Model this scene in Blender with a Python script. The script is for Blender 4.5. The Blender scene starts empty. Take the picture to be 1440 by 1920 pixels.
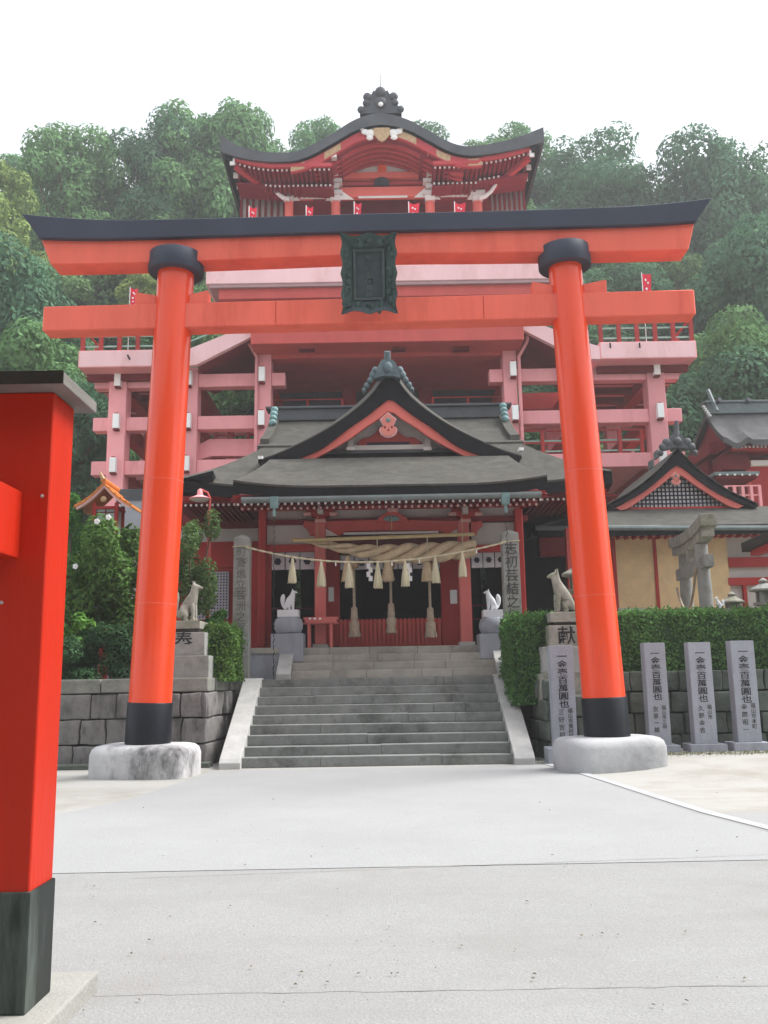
import bpy, bmesh, math, random
import numpy as np
from mathutils import Vector, Matrix
rad = math.radians
random.seed(7)
S = bpy.context.scene
C = S.collection

# ---------------------------------------------------------------- camera
EYE = Vector((0, 0, 1.58)); F = 1700.0; PITCH = rad(10.33); ROLL = rad(-0.95)
RM = (Matrix.Rotation(rad(90) + PITCH, 4, 'X') @ Matrix.Rotation(ROLL, 4, 'Z'))
cd = bpy.data.cameras.new('camera'); cam = bpy.data.objects.new('camera', cd); C.objects.link(cam)
cam.matrix_world = Matrix.Translation(EYE) @ RM
cd.sensor_fit = 'VERTICAL'; cd.sensor_height = 24.0; cd.lens = F / 1920 * 24.0
cd.clip_start = 0.1; cd.clip_end = 3000
S.camera = cam

# ---------------------------------------------------------------- sky, sun, exposure
SUN_EL, SUN_AZ = rad(54), rad(80)          # azimuth measured clockwise from +Y (towards +X)
W = bpy.data.worlds.new('World'); S.world = W; W.use_nodes = True
nt = W.node_tree; nt.nodes.clear()
sky = nt.nodes.new('ShaderNodeTexSky'); sky.sky_type = 'NISHITA'; sky.sun_disc = False
sky.sun_elevation = SUN_EL; sky.sun_rotation = SUN_AZ; sky.dust_density = 5; sky.air_density = 1.0; sky.ozone_density = 1.0
hs = nt.nodes.new('ShaderNodeHueSaturation'); hs.inputs['Saturation'].default_value = 0.16; hs.inputs['Value'].default_value = 1.0
mxw = nt.nodes.new('ShaderNodeMix'); mxw.data_type = 'RGBA'; mxw.inputs[0].default_value = 0.6
mxw.inputs[7].default_value = (9.1, 9.6, 10.4, 1)     # the even white of a closed cloud cover
bg = nt.nodes.new('ShaderNodeBackground'); bg.inputs['Strength'].default_value = 0.092
ow = nt.nodes.new('ShaderNodeOutputWorld')
nt.links.new(sky.outputs[0], hs.inputs['Color']); nt.links.new(hs.outputs[0], mxw.inputs[6])
nt.links.new(mxw.outputs[2], bg.inputs['Color']); nt.links.new(bg.outputs[0], ow.inputs[0])
sl = bpy.data.lights.new('sun', 'SUN'); sl.energy = 3.0; sl.angle = rad(30); sl.color = (1.0, 0.975, 0.94)
so = bpy.data.objects.new('sun', sl); C.objects.link(so)
sdir = Vector((math.sin(SUN_AZ) * math.cos(SUN_EL), math.cos(SUN_AZ) * math.cos(SUN_EL), math.sin(SUN_EL)))
so.rotation_euler = (-sdir).to_track_quat('-Z', 'Y').to_euler()
S.view_settings.view_transform = 'Standard'; S.view_settings.look = 'None'
S.view_settings.gamma = 1; S.view_settings.use_curve_mapping = False
S.view_settings.exposure = 0.98
S.cycles.max_bounces = 6; S.cycles.diffuse_bounces = 3; S.cycles.transparent_max_bounces = 8
S.cycles.volume_bounces = 1
HAZE = 0.0011

# ---------------------------------------------------------------- pixel -> place (photo pixels, 1440 x 1920)
def ray(px, py):
    return RM.to_3x3() @ Vector(((px - 720) / F, (960 - py) / F, -1.0))
def P(px, py, Y):
    r = ray(px, py); return EYE + r * (Y / r.y)
def G(px, py, z=0.0):
    r = ray(px, py); return EYE + r * ((z - EYE.z) / r.z)

# ---------------------------------------------------------------- objects
def tag(o, label=None, cat=None, group=None, kind=None):
    if label: o['label'] = label
    if cat: o['category'] = cat
    if group: o['group'] = group
    if kind: o['kind'] = kind
    return o
def thing(name, loc, label, cat, group=None, rz=0.0):
    o = bpy.data.objects.new(name, None); C.objects.link(o); o.empty_display_size = 0.2
    o.location = loc; o.rotation_euler = (0, 0, rz)
    return tag(o, label, cat, group)
def link(name, me, mat, parent=None, local=False):
    o = bpy.data.objects.new(name, me); C.objects.link(o)
    if mat: me.materials.clear(); me.materials.append(mat)
    if parent: o.parent = parent
    return o
def copy_tree(o, parent=None):
    c = o.copy(); C.objects.link(c)
    if parent: c.parent = parent
    for ch in list(o.children): copy_tree(ch, c)
    return c

class MB:
    """collects shapes, builds ONE mesh object"""
    def __init__(s): s.v = []; s.f = []
    def add(s, vs, fs):
        n = len(s.v); s.v += [tuple(v) for v in vs]; s.f += [tuple(i + n for i in f) for f in fs]; return s
    def box(s, x0, x1, y0, y1, z0, z1):
        if x0 > x1: x0, x1 = x1, x0
        if y0 > y1: y0, y1 = y1, y0
        if z0 > z1: z0, z1 = z1, z0
        return s.add([(x0,y0,z0),(x1,y0,z0),(x1,y1,z0),(x0,y1,z0),(x0,y0,z1),(x1,y0,z1),(x1,y1,z1),(x0,y1,z1)],
                     [(3,2,1,0),(4,5,6,7),(0,1,5,4),(1,2,6,5),(2,3,7,6),(3,0,4,7)])
    def bp(s, px0, px1, py0, py1, Y, D):
        """box whose front face covers these photo pixels at distance Y, D deep"""
        m = (py0 + py1) / 2; c = (px0 + px1) / 2
        return s.box(P(px0, m, Y).x, P(px1, m, Y).x, Y, Y + D, P(c, py1, Y).z, P(c, py0, Y).z)
    def bar(s, a, b, w, h=None):
        """square bar from a to b"""
        a, b = Vector(a), Vector(b); h = h or w; d = (b - a).normalized()
        u = d.cross(Vector((0, 0, 1)))
        if u.length < 1e-3: u = Vector((1, 0, 0))
        u.normalize(); t = u.cross(d)
        vs = [p + u * (sx * w / 2) + t * (sz * h / 2) for p in (a, b) for sx, sz in ((-1,-1),(1,-1),(1,1),(-1,1))]
        return s.add(vs, [(0,1,2,3),(7,6,5,4),(4,5,1,0),(5,6,2,1),(6,7,3,2),(7,4,0,3)])
    def tube(s, pts, rs, n=8, cap=True):
        pts = [Vector(p) for p in pts]
        if not isinstance(rs, (list, tuple)): rs = [rs] * len(pts)
        vs = []; fs = []; prev = None
        for i, p in enumerate(pts):
            d = (pts[min(i+1, len(pts)-1)] - pts[max(i-1, 0)]).normalized()
            if prev is None:
                u = d.cross(Vector((0, 1, 0)) if abs(d.y) < 0.9 else Vector((1, 0, 0))).normalized()
            else:
                u = (prev - d * prev.dot(d)).normalized()
            prev = u; w = d.cross(u)
            for k in range(n):
                a = 2 * math.pi * k / n
                vs.append(p + (u * math.cos(a) + w * math.sin(a)) * rs[i])
        for i in range(len(pts) - 1):
            for k in range(n):
                a = i*n + k; b = i*n + (k+1) % n
                fs.append((a, b, b + n, a + n))
        if cap:
            fs.append(tuple(reversed(range(n)))); m = (len(pts)-1) * n; fs.append(tuple(range(m, m + n)))
        return s.add(vs, fs)
    def lathe(s, c, prof, n=20, sx=1.0, sy=1.0, a0=0.0):
        """prof: list of (r, z) from bottom to top"""
        vs = []; fs = []
        for r, z in prof:
            for k in range(n):
                a = a0 + 2 * math.pi * k / n
                vs.append((c[0] + r * sx * math.cos(a), c[1] + r * sy * math.sin(a), c[2] + z))
        for i in range(len(prof) - 1):
            for k in range(n):
                a = i*n + k; b = i*n + (k+1) % n
                fs.append((a, b, b + n, a + n))
        fs.append(tuple(reversed(range(n)))); m = (len(prof)-1) * n; fs.append(tuple(range(m, m + n)))
        return s.add(vs, fs)
    def ball(s, c, r, n=10, m=6):
        rr = r if isinstance(r, (tuple, list)) else (r, r, r)
        pr = [(max(1e-3, math.sin(math.pi * i / m)), -math.cos(math.pi * i / m)) for i in range(m + 1)]
        t = MB().lathe((0,0,0), pr, n)
        return s.add([(c[0]+v[0]*rr[0], c[1]+v[1]*rr[1], c[2]+v[2]*rr[2]) for v in t.v], t.f)
    def prism(s, poly, y0, y1):
        """poly (x,z) in the wall plane, extruded along Y"""
        n = len(poly); area = sum(poly[i][0]*poly[(i+1)%n][1] - poly[(i+1)%n][0]*poly[i][1] for i in range(n))
        if area < 0: poly = poly[::-1]
        vs = [(x, y0, z) for x, z in poly] + [(x, y1, z) for x, z in poly]
        fs = [tuple(range(n)), tuple(reversed(range(n, 2*n)))]
        for i in range(n):
            j = (i+1) % n; fs.append((j, i, i+n, j+n))
        return s.add(vs, fs)
    def prismx(s, poly, x0, x1):
        """poly (y,z) extruded along X"""
        t = MB().prism(poly, x0, x1)
        return s.add([(v[1], v[0], v[2]) for v in t.v], [f[::-1] for f in t.f])
    def ribbon(s, top, bot, y0, y1):
        """closed solid between two (x,z) lines of equal count, from y0 to y1"""
        n = len(top); vs = []
        for y in (y0, y1):
            vs += [(x, y, z) for x, z in top] + [(x, y, z) for x, z in bot]
        fs = []
        for i in range(n - 1):
            fs += [(n+i, n+i+1, i+1, i), (2*n+i, 2*n+i+1, 3*n+i+1, 3*n+i),
                   (i, i+1, 2*n+i+1, 2*n+i), (3*n+i, 3*n+i+1, n+i+1, n+i)]
        fs += [(n, 0, 2*n, 3*n), (n-1, 2*n-1, 4*n-1, 3*n-1)]
        return s.add(vs, fs)
    def sheet(s, f, nu, nv, t):
        """solid sheet: f(u,v) is the top surface, t the thickness (number or function)"""
        tf = t if callable(t) else (lambda u, v: t)
        vs = []; fs = []; N = (nu+1) * (nv+1)
        for k in (0, 1):
            for i in range(nu+1):
                for j in range(nv+1):
                    u, v = i/nu, j/nv; p = Vector(f(u, v))
                    if k: p.z -= tf(u, v)
                    vs.append(p)
        g = lambda i, j: i*(nv+1) + j
        for i in range(nu):
            for j in range(nv):
                fs.append((g(i,j), g(i+1,j), g(i+1,j+1), g(i,j+1)))
                fs.append((N+g(i,j+1), N+g(i+1,j+1), N+g(i+1,j), N+g(i,j)))
        for i in range(nu):
            fs.append((g(i,0), N+g(i,0), N+g(i+1,0), g(i+1,0)))
            fs.append((g(i+1,nv), N+g(i+1,nv), N+g(i,nv), g(i,nv)))
        for j in range(nv):
            fs.append((g(0,j+1), N+g(0,j+1), N+g(0,j), g(0,j)))
            fs.append((g(nu,j), N+g(nu,j), N+g(nu,j+1), g(nu,j+1)))
        return s.add(vs, fs)
    def build(s, name, mat, parent=None, bevel=0.0, smooth=False, local=False, seg=2, angle=30):
        off = Vector((0,0,0))
        if parent is not None and not local:
            o = parent
            while o: off += o.location; o = o.parent
        me = bpy.data.meshes.new(name)
        me.from_pydata([(v[0]-off.x, v[1]-off.y, v[2]-off.z) for v in s.v], [], s.f)
        bm = bmesh.new(); bm.from_mesh(me)
        bmesh.ops.recalc_face_normals(bm, faces=bm.faces)
        if bevel > 0:
            es = [e for e in bm.edges if len(e.link_faces) == 2 and e.calc_face_angle() > rad(angle)]
            bmesh.ops.bevel(bm, geom=es, offset=bevel, segments=seg, profile=0.7, affect='EDGES', clamp_overlap=True)
        if smooth:
            for f in bm.faces: f.smooth = True
            for e in bm.edges:
                if len(e.link_faces) == 2 and e.calc_face_angle() > rad(38): e.smooth = False
        bm.to_mesh(me); bm.free()
        return link(name, me, mat, parent)

def rafters(name, xs, size, y0, y1, zs, mat, parent, tip=None, tipmat=None, tipsize=None, slope=0.0):
    """a row of rafters, each its own part with its painted tip"""
    first = None; w, h = size
    for x, z in zip(xs, zs):
        if first is None:
            r = first = MB().box(-w, w, 0, y1 - y0, -h, h).build(name, mat, parent, local=True)
            if tip:
                tw_, th_ = tipsize or (w*.97, h*.95)
                MB().box(-tw_, tw_, -.012, -.0005, -th_, th_).build(tip, tipmat, r, local=True)
        else: r = copy_tree(first, parent)
        r.rotation_euler = (slope, 0, 0); r.location = (x - parent.location.x, y0 - parent.location.y, z - parent.location.z)

def skin(name, nodes, edges, mat, parent, levels=2, xf=None):
    """one continuous body grown round a skeleton: nodes (x,y,z,r)"""
    me = bpy.data.meshes.new(name + '_skeleton')
    me.from_pydata([n[:3] for n in nodes], edges, [])
    o = bpy.data.objects.new(name + '_skeleton', me); C.objects.link(o)
    m = o.modifiers.new('Skin', 'SKIN'); m.use_smooth_shade = True
    for i, n in enumerate(nodes):
        sv = me.skin_vertices[0].data[i]; sv.radius = (n[3], n[3]); sv.use_root = (i == 0)
    sb = o.modifiers.new('Sub', 'SUBSURF'); sb.levels = levels; sb.render_levels = levels
    dg = bpy.context.evaluated_depsgraph_get()
    nm = bpy.data.meshes.new_from_object(o.evaluated_get(dg))
    bpy.data.objects.remove(o); bpy.data.meshes.remove(me)
    nm.name = name
    if xf: nm.transform(xf)
    for p in nm.polygons: p.use_smooth = True
    return link(name, nm, mat, parent)

def writing(name, text, size, mat, parent, loc, space=1.0, rot=(rad(90), 0, 0), depth=0.004, sx=1.0):
    """brush writing set from top to bottom, a mesh just proud of the face it is cut in"""
    cu = bpy.data.curves.new(name, 'FONT'); cu.body = '\n'.join(text); cu.size = size
    cu.align_x = 'CENTER'; cu.align_y = 'TOP'; cu.space_line = space; cu.extrude = depth; cu.offset = size * 0.012
    cu.resolution_u = 3
    o = bpy.data.objects.new(name + '_text', cu); C.objects.link(o)
    dg = bpy.context.evaluated_depsgraph_get()
    me = bpy.data.meshes.new_from_object(o.evaluated_get(dg)); bpy.data.objects.remove(o)
    me.name = name
    me.transform(Matrix.Translation(Vector(loc)) @ Matrix.Rotation(rot[2], 4, 'Z') @ Matrix.Rotation(rot[0], 4, 'X') @ Matrix.Diagonal((sx, 1, 1, 1)))
    return link(name, me, mat, parent)

# ---------------------------------------------------------------- materials
def M(name, col, rough=0.6, var=0.15, scale=2.5, bump=0.0, bscale=40, spec=0.2, coat=0.0, orand=0.07, stain=None, stain_amt=0.5,
      stain_scale=1.2, streak=1.0, emit=0.0, fine=0.0):
    m = bpy.data.materials.new(name); m.use_nodes = True; nt = m.node_tree; N = nt.nodes; L = nt.links
    b = N['Principled BSDF']; b.inputs['Roughness'].default_value = rough
    b.inputs['Specular IOR Level'].default_value = spec; b.inputs['Coat Weight'].default_value = coat
    b.inputs['Coat Roughness'].default_value = 0.12
    tc = N.new('ShaderNodeTexCoord'); mp = N.new('ShaderNodeMapping'); mp.inputs['Scale'].default_value = (1, 1, 1/streak)
    L.new(tc.outputs['Object'], mp.inputs[0])
    n1 = N.new('ShaderNodeTexNoise'); n1.inputs['Scale'].default_value = scale; n1.inputs['Detail'].default_value = 8
    n1.inputs['Roughness'].default_value = 0.65; L.new(mp.outputs[0], n1.inputs['Vector'])
    mr = N.new('ShaderNodeMapRange'); mr.inputs[1].default_value = 0.3; mr.inputs[2].default_value = 0.7
    mr.inputs[3].default_value = 1 - var; mr.inputs[4].default_value = 1 + var; L.new(n1.outputs[0], mr.inputs[0])
    hv = N.new('ShaderNodeHueSaturation'); hv.inputs['Color'].default_value = (*col, 1); oi = N.new('ShaderNodeObjectInfo'); ro = N.new('ShaderNodeMapRange'); ro.inputs[3].default_value = 1 - orand; ro.inputs[4].default_value = 1 + orand
    L.new(oi.outputs['Random'], ro.inputs[0]); mu = N.new('ShaderNodeMath'); mu.operation = 'MULTIPLY'
    L.new(mr.outputs[0], mu.inputs[0]); L.new(ro.outputs[0], mu.inputs[1]); L.new(mu.outputs[0], hv.inputs['Value'])
    out = hv.outputs[0]
    if fine > 0:
        nf = N.new('ShaderNodeTexNoise'); nf.inputs['Scale'].default_value = 90; nf.inputs['Detail'].default_value = 3
        L.new(tc.outputs['Object'], nf.inputs['Vector'])
        mf = N.new('ShaderNodeMapRange'); mf.inputs[1].default_value = 0.3; mf.inputs[2].default_value = 0.7
        mf.inputs[3].default_value = 1 - fine; mf.inputs[4].default_value = 1 + fine; L.new(nf.outputs[0], mf.inputs[0])
        h2 = N.new('ShaderNodeHueSaturation'); L.new(out, h2.inputs['Color']); L.new(mf.outputs[0], h2.inputs['Value']); out = h2.outputs[0]
    if stain:
        n2 = N.new('ShaderNodeTexNoise'); n2.inputs['Scale'].default_value = stain_scale; n2.inputs['Detail'].default_value = 9
        n2.inputs['Roughness'].default_value = 0.7; L.new(mp.outputs[0], n2.inputs['Vector'])
        r2 = N.new('ShaderNodeMapRange'); r2.inputs[1].default_value = 0.5; r2.inputs[2].default_value = 0.66
        r2.inputs[3].default_value = 0; r2.inputs[4].default_value = stain_amt; L.new(n2.outputs[0], r2.inputs[0])
        mx = N.new('ShaderNodeMix'); mx.data_type = 'RGBA'; L.new(r2.outputs[0], mx.inputs[0])
        L.new(out, mx.inputs[6]); mx.inputs[7].default_value = (*stain, 1); out = mx.outputs[2]
    L.new(out, b.inputs['Base Color'])
    if bump > 0:
        nb = N.new('ShaderNodeTexNoise'); nb.inputs['Scale'].default_value = bscale; nb.inputs['Detail'].default_value = 6
        L.new(mp.outputs[0], nb.inputs['Vector'])
        bp = N.new('ShaderNodeBump'); bp.inputs['Strength'].default_value = bump; bp.inputs['Distance'].default_value = 0.02
        L.new(nb.outputs[0], bp.inputs['Height']); L.new(bp.outputs[0], b.inputs['Normal'])
    if emit > 0:
        L.new(out, b.inputs['Emission Color']); b.inputs['Emission Strength'].default_value = emit
    return m
def leafmat(name, col, hue=0.03, var=0.45, trans=0.3, nscale=0.6):
    m = bpy.data.materials.new(name); m.use_nodes = True; nt = m.node_tree; N = nt.nodes; L = nt.links
    N.clear(); o = N.new('ShaderNodeOutputMaterial'); d = N.new('ShaderNodeBsdfDiffuse'); t = N.new('ShaderNodeBsdfTranslucent')
    g = N.new('ShaderNodeBsdfGlossy'); g.inputs['Roughness'].default_value = 0.6
    mx = N.new('ShaderNodeMixShader'); mx.inputs[0].default_value = trans
    mg = N.new('ShaderNodeMixShader'); mg.inputs[0].default_value = 0.012
    at = N.new('ShaderNodeAttribute'); at.attribute_name = 'leaf'; oi = N.new('ShaderNodeObjectInfo')
    tc = N.new('ShaderNodeTexCoord'); n1 = N.new('ShaderNodeTexNoise'); n1.inputs['Scale'].default_value = nscale; n1.inputs['Detail'].default_value = 3
    L.new(tc.outputs['Object'], n1.inputs['Vector'])
    a1 = N.new('ShaderNodeMath'); a1.operation = 'MULTIPLY_ADD'; L.new(at.outputs['Fac'], a1.inputs[0]); a1.inputs[1].default_value = var; a1.inputs[2].default_value = 1 - var/2
    a2 = N.new('ShaderNodeMath'); a2.operation = 'MULTIPLY_ADD'; L.new(n1.outputs[0], a2.inputs[0]); a2.inputs[1].default_value = 1.0; a2.inputs[2].default_value = 0.5
    a3 = N.new('ShaderNodeMath'); a3.operation = 'MULTIPLY'; L.new(a1.outputs[0], a3.inputs[0]); L.new(a2.outputs[0], a3.inputs[1])
    h0 = N.new('ShaderNodeMath'); h0.operation = 'MULTIPLY_ADD'; L.new(oi.outputs['Random'], h0.inputs[0]); h0.inputs[1].default_value = hue*2; h0.inputs[2].default_value = 0.5 - hue
    hv = N.new('ShaderNodeHueSaturation'); hv.inputs['Color'].default_value = (*col, 1); L.new(a3.outputs[0], hv.inputs['Value']); L.new(h0.outputs[0], hv.inputs['Hue'])
    for s_ in (d, t): L.new(hv.outputs[0], s_.inputs['Color'])
    L.new(d.outputs[0], mx.inputs[1]); L.new(t.outputs[0], mx.inputs[2])
    L.new(mx.outputs[0], mg.inputs[1]); L.new(g.outputs[0], mg.inputs[2]); L.new(mg.outputs[0], o.inputs[0])
    return m

VERM = M('vermilion_paint', (0.86, 0.15, 0.098), 0.5, 0.08, 1.6, coat=0.08, streak=5, orand=.02, bump=.06, bscale=6, stain=(0.66, 0.085, 0.052), stain_amt=0.6, stain_scale=1.3)  # paler than the pillar red, taking in the haze glare on the beams
VGLOSS = M('vermilion_gloss', (0.86, 0.062, 0.010), 0.36, 0.06, 1.1, coat=0.6, streak=8, orand=.02, bump=.04, bscale=5, stain=(0.64, 0.034, 0.008), stain_amt=0.6, stain_scale=1.2)
DEEPRED = M('shade_deepened_red', (0.50, 0.020, 0.004), 0.5, 0.10, 1.5, coat=0.05, bump=0.25, bscale=24, streak=5, stain=(0.36, 0.013, 0.004), stain_amt=0.4)  # near post's red, deepened to carry its front shade; beam seams reuse it
ORANGE = M('orange_red_paint', (0.84, 0.11, 0.03), 0.45, 0.06, 1.2, coat=0.2, streak=3)
PINK = M('faded_pink_paint', (0.82, 0.345, 0.36), 0.6, 0.09, 0.5, streak=3, stain=(0.55, 0.19, 0.19), stain_amt=0.55, stain_scale=0.6)
PALEPINK = M('pale_pink_paint', (0.84, 0.54, 0.55), 0.6, 0.09, 0.5, streak=3, stain=(0.55, 0.25, 0.22), stain_amt=0.45, stain_scale=0.6)
RED = M('shrine_red', (0.38, 0.032, 0.028), 0.55, 0.10, 1.4, stain=(0.26, 0.022, 0.02), stain_amt=0.35)  # base darkened to carry the shade under the hall eaves
BEAM = M('weathered_red', (0.54, 0.095, 0.082), 0.6, 0.12, 1.2, streak=2)
PVRED = M('pavilion_red', (0.50, 0.065, 0.075), 0.6, 0.1, 1.4)
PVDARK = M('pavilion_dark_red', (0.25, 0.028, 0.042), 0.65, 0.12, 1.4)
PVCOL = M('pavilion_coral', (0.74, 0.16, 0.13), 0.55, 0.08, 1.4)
DARKRED = M('dark_red', (0.17, 0.013, 0.015), 0.6, 0.15, 1.4)  # deepened further, with the eave shade put into the colour
BLACK = M('black_paint', (0.009, 0.011, 0.016), 0.45, 0.25, 1.2, coat=0.05)
SLATE = M('slate_black_sheet', (0.048, 0.054, 0.078), 0.5, 0.15, 0.6)
BARK = M('bark_shingle_roof', (0.078, 0.075, 0.066), 0.92, 0.3, 3.0, bump=0.6, bscale=25, fine=0.35, spec=0.15, stain=(0.06, 0.06, 0.055), stain_amt=0.5, stain_scale=1.4)
ROOFEDGE = M('dark_roof_edge', (0.009, 0.009, 0.011), 0.85, 0.3, 3.0, bump=0.4, bscale=30, spec=0.2)
GREYROOF = M('grey_copper_roof', (0.085, 0.09, 0.098), 0.6, 0.2, 1.2)
COPPER = M('verdigris_copper', (0.18, 0.30, 0.30), 0.6, 0.3, 5, stain=(0.07, 0.09, 0.10), stain_amt=0.7, stain_scale=4)
COPPERGREY = M('grey_blue_copper', (0.115, 0.16, 0.175), 0.6, 0.3, 5, stain=(0.05, 0.065, 0.075), stain_amt=0.7, stain_scale=4)
GUTTER = M('grey_green_gutter', (0.16, 0.19, 0.19), 0.55, 0.2, 3)
WHITE = M('white_plaster', (0.78, 0.76, 0.73), 0.75, 0.06, 1.5)
GREYWALL = M('grey_plaster', (0.52, 0.49, 0.47), 0.8, 0.08, 1.2)
CLOTH = M('white_cloth', (0.72, 0.70, 0.74), 0.85, 0.08, 4)
PAPER = M('white_paper', (0.82, 0.82, 0.82), 0.8, 0.03, 4)
GOLD = M('dull_gold_fitting', (0.50, 0.34, 0.20), 0.5, 0.25, 8)
GOLD.node_tree.nodes['Principled BSDF'].inputs['Metallic'].default_value = 0.4
TILEORANGE = M('orange_metal_roof', (0.62, 0.22, 0.06), 0.45, 0.15, 3)
INDIGO = M('indigo_dye', (0.035, 0.035, 0.06), 0.85, 0.2, 5)
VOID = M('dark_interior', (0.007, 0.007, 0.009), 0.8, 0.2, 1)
SHUTTER = M('dark_slatted_blind', (0.06, 0.062, 0.075), 0.7, 0.2, 2, streak=20)
BLIND = M('bamboo_blind', (0.72, 0.53, 0.31), 0.8, 0.12, 3, bump=0.3, bscale=60, fine=0.12)
STRAW = M('rice_straw', (0.56, 0.44, 0.29), 0.9, 0.2, 6, bump=0.8, bscale=60, fine=0.25, spec=0.1)
FRESHSTRAW = M('fresh_straw', (0.52, 0.47, 0.33), 0.9, 0.15, 9, bump=0.5, bscale=90, streak=8, spec=0.1)
BAMBOO = M('bamboo_pole', (0.50, 0.38, 0.20), 0.5, 0.15, 4)
HEMP = M('hemp_rope', (0.42, 0.34, 0.26), 0.9, 0.2, 12, bump=0.6, bscale=120)
STONE = M('grey_granite', (0.29, 0.29, 0.275), 0.85, 0.16, 3, bump=0.35, bscale=50, fine=0.16, stain=(0.12, 0.125, 0.11), stain_amt=0.6, stain_scale=1.8)
STEPSTONE = M('worn_step_granite', (0.215, 0.225, 0.215), 0.85, 0.2, 2.5, bump=0.3, bscale=50, fine=0.14, stain=(0.075, 0.08, 0.075), stain_amt=0.8, stain_scale=1.3, streak=1)
PALESTEP = M('buff_step_granite', (0.36, 0.345, 0.31), 0.85, 0.14, 2.5, bump=0.3, bscale=50, fine=0.12, stain=(0.15, 0.145, 0.13), stain_amt=0.5, stain_scale=0.8)
PALESTONE = M('pale_granite', (0.41, 0.41, 0.40), 0.8, 0.14, 4, bump=0.2, bscale=60, fine=0.12)
BLUESTONE = M('blue_grey_granite', (0.32, 0.335, 0.38), 0.75, 0.10, 3, bump=0.2, bscale=60, fine=0.18, orand=.1, streak=3, stain=(0.20, 0.21, 0.23), stain_amt=0.55, stain_scale=1.8)
WHITESTONE = M('white_stone', (0.74, 0.75, 0.78), 0.7, 0.06, 4, bump=0.1)
MOSSSTONE = M('mossy_grey_stone', (0.30, 0.29, 0.25), 0.9, 0.25, 5, bump=0.5, bscale=40, fine=0.15, stain=(0.12, 0.14, 0.07), stain_amt=0.65, stain_scale=3)
WALLSTONE = M('dark_wall_stone', (0.20, 0.19, 0.185), 0.9, 0.6, 2.6, bump=0.9, bscale=14, fine=0.2, stain=(0.045, 0.045, 0.045), stain_amt=0.85, stain_scale=2.6, streak=2)
GREENSTONE = M('green_grey_wall_stone', (0.115, 0.13, 0.112), 0.9, 0.3, 2.2, bump=0.8, bscale=14, fine=0.2, stain=(0.06, 0.07, 0.06), stain_amt=0.6, stain_scale=1.6)
CONC = M('stained_white_concrete', (0.52, 0.51, 0.515), 0.85, 0.12, 3, bump=0.25, bscale=30, fine=0.08, stain=(0.06, 0.055, 0.055), stain_amt=0.95, stain_scale=0.95, streak=2.0)
CONC2 = M('pale_concrete', (0.45, 0.45, 0.46), 0.85, 0.10, 3, bump=0.2, bscale=40, fine=0.08, stain=(0.20, 0.20, 0.205), stain_amt=0.6, stain_scale=0.9)
INK = M('carved_black_letters', (0.03, 0.03, 0.035), 0.8, 0.1, 5)
WORNINK = M('worn_carved_letters', (0.085, 0.085, 0.085), 0.85, 0.3, 9)
FADEINK = M('faded_carved_letters', (0.15, 0.155, 0.145), 0.85, 0.4, 9)
BRONZE = M('dark_green_bronze', (0.045, 0.075, 0.07), 0.5, 0.3, 4, stain=(0.08, 0.13, 0.11), stain_amt=0.5, stain_scale=6)
BRONZE2 = M('dark_blue_bronze', (0.06, 0.08, 0.085), 0.5, 0.25, 6)
BRONZE3 = M('dull_raised_bronze', (0.09, 0.115, 0.11), 0.45, 0.25, 6)
WOOD = M('bare_weathered_wood', (0.19, 0.175, 0.16), 0.85, 0.2, 3, bump=0.3, bscale=30, streak=0.2)
DARKWOOD = M('dark_stained_wood', (0.035, 0.03, 0.025), 0.75, 0.4, 3, bump=0.3, bscale=25)
SLEEVE = M('weathered_black_sleeve', (0.016, 0.020, 0.018), 0.55, 0.3, 3, coat=0.1, streak=6, stain=(0.12, 0.14, 0.125), stain_amt=0.8, stain_scale=2.2)
TRUNK = M('tree_bark', (0.10, 0.075, 0.055), 0.95, 0.3, 4, bump=0.7, bscale=18, streak=3)
LAMPW = M('white_lamp_glass', (0.9, 0.9, 0.88), 0.4, 0.02, 3)
FLAGRED = M('red_banner_cloth', (0.72, 0.03, 0.06), 0.8, 0.1, 4)
GREENRAIL = M('pale_green_rail', (0.30, 0.48, 0.40), 0.5, 0.08, 3)
LATTICE = M('pale_lattice', (0.50, 0.46, 0.52), 0.7, 0.08, 3)
GLASS = M('pale_lantern_pane', (0.42, 0.50, 0.50), 0.25, 0.06, 3)
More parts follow.
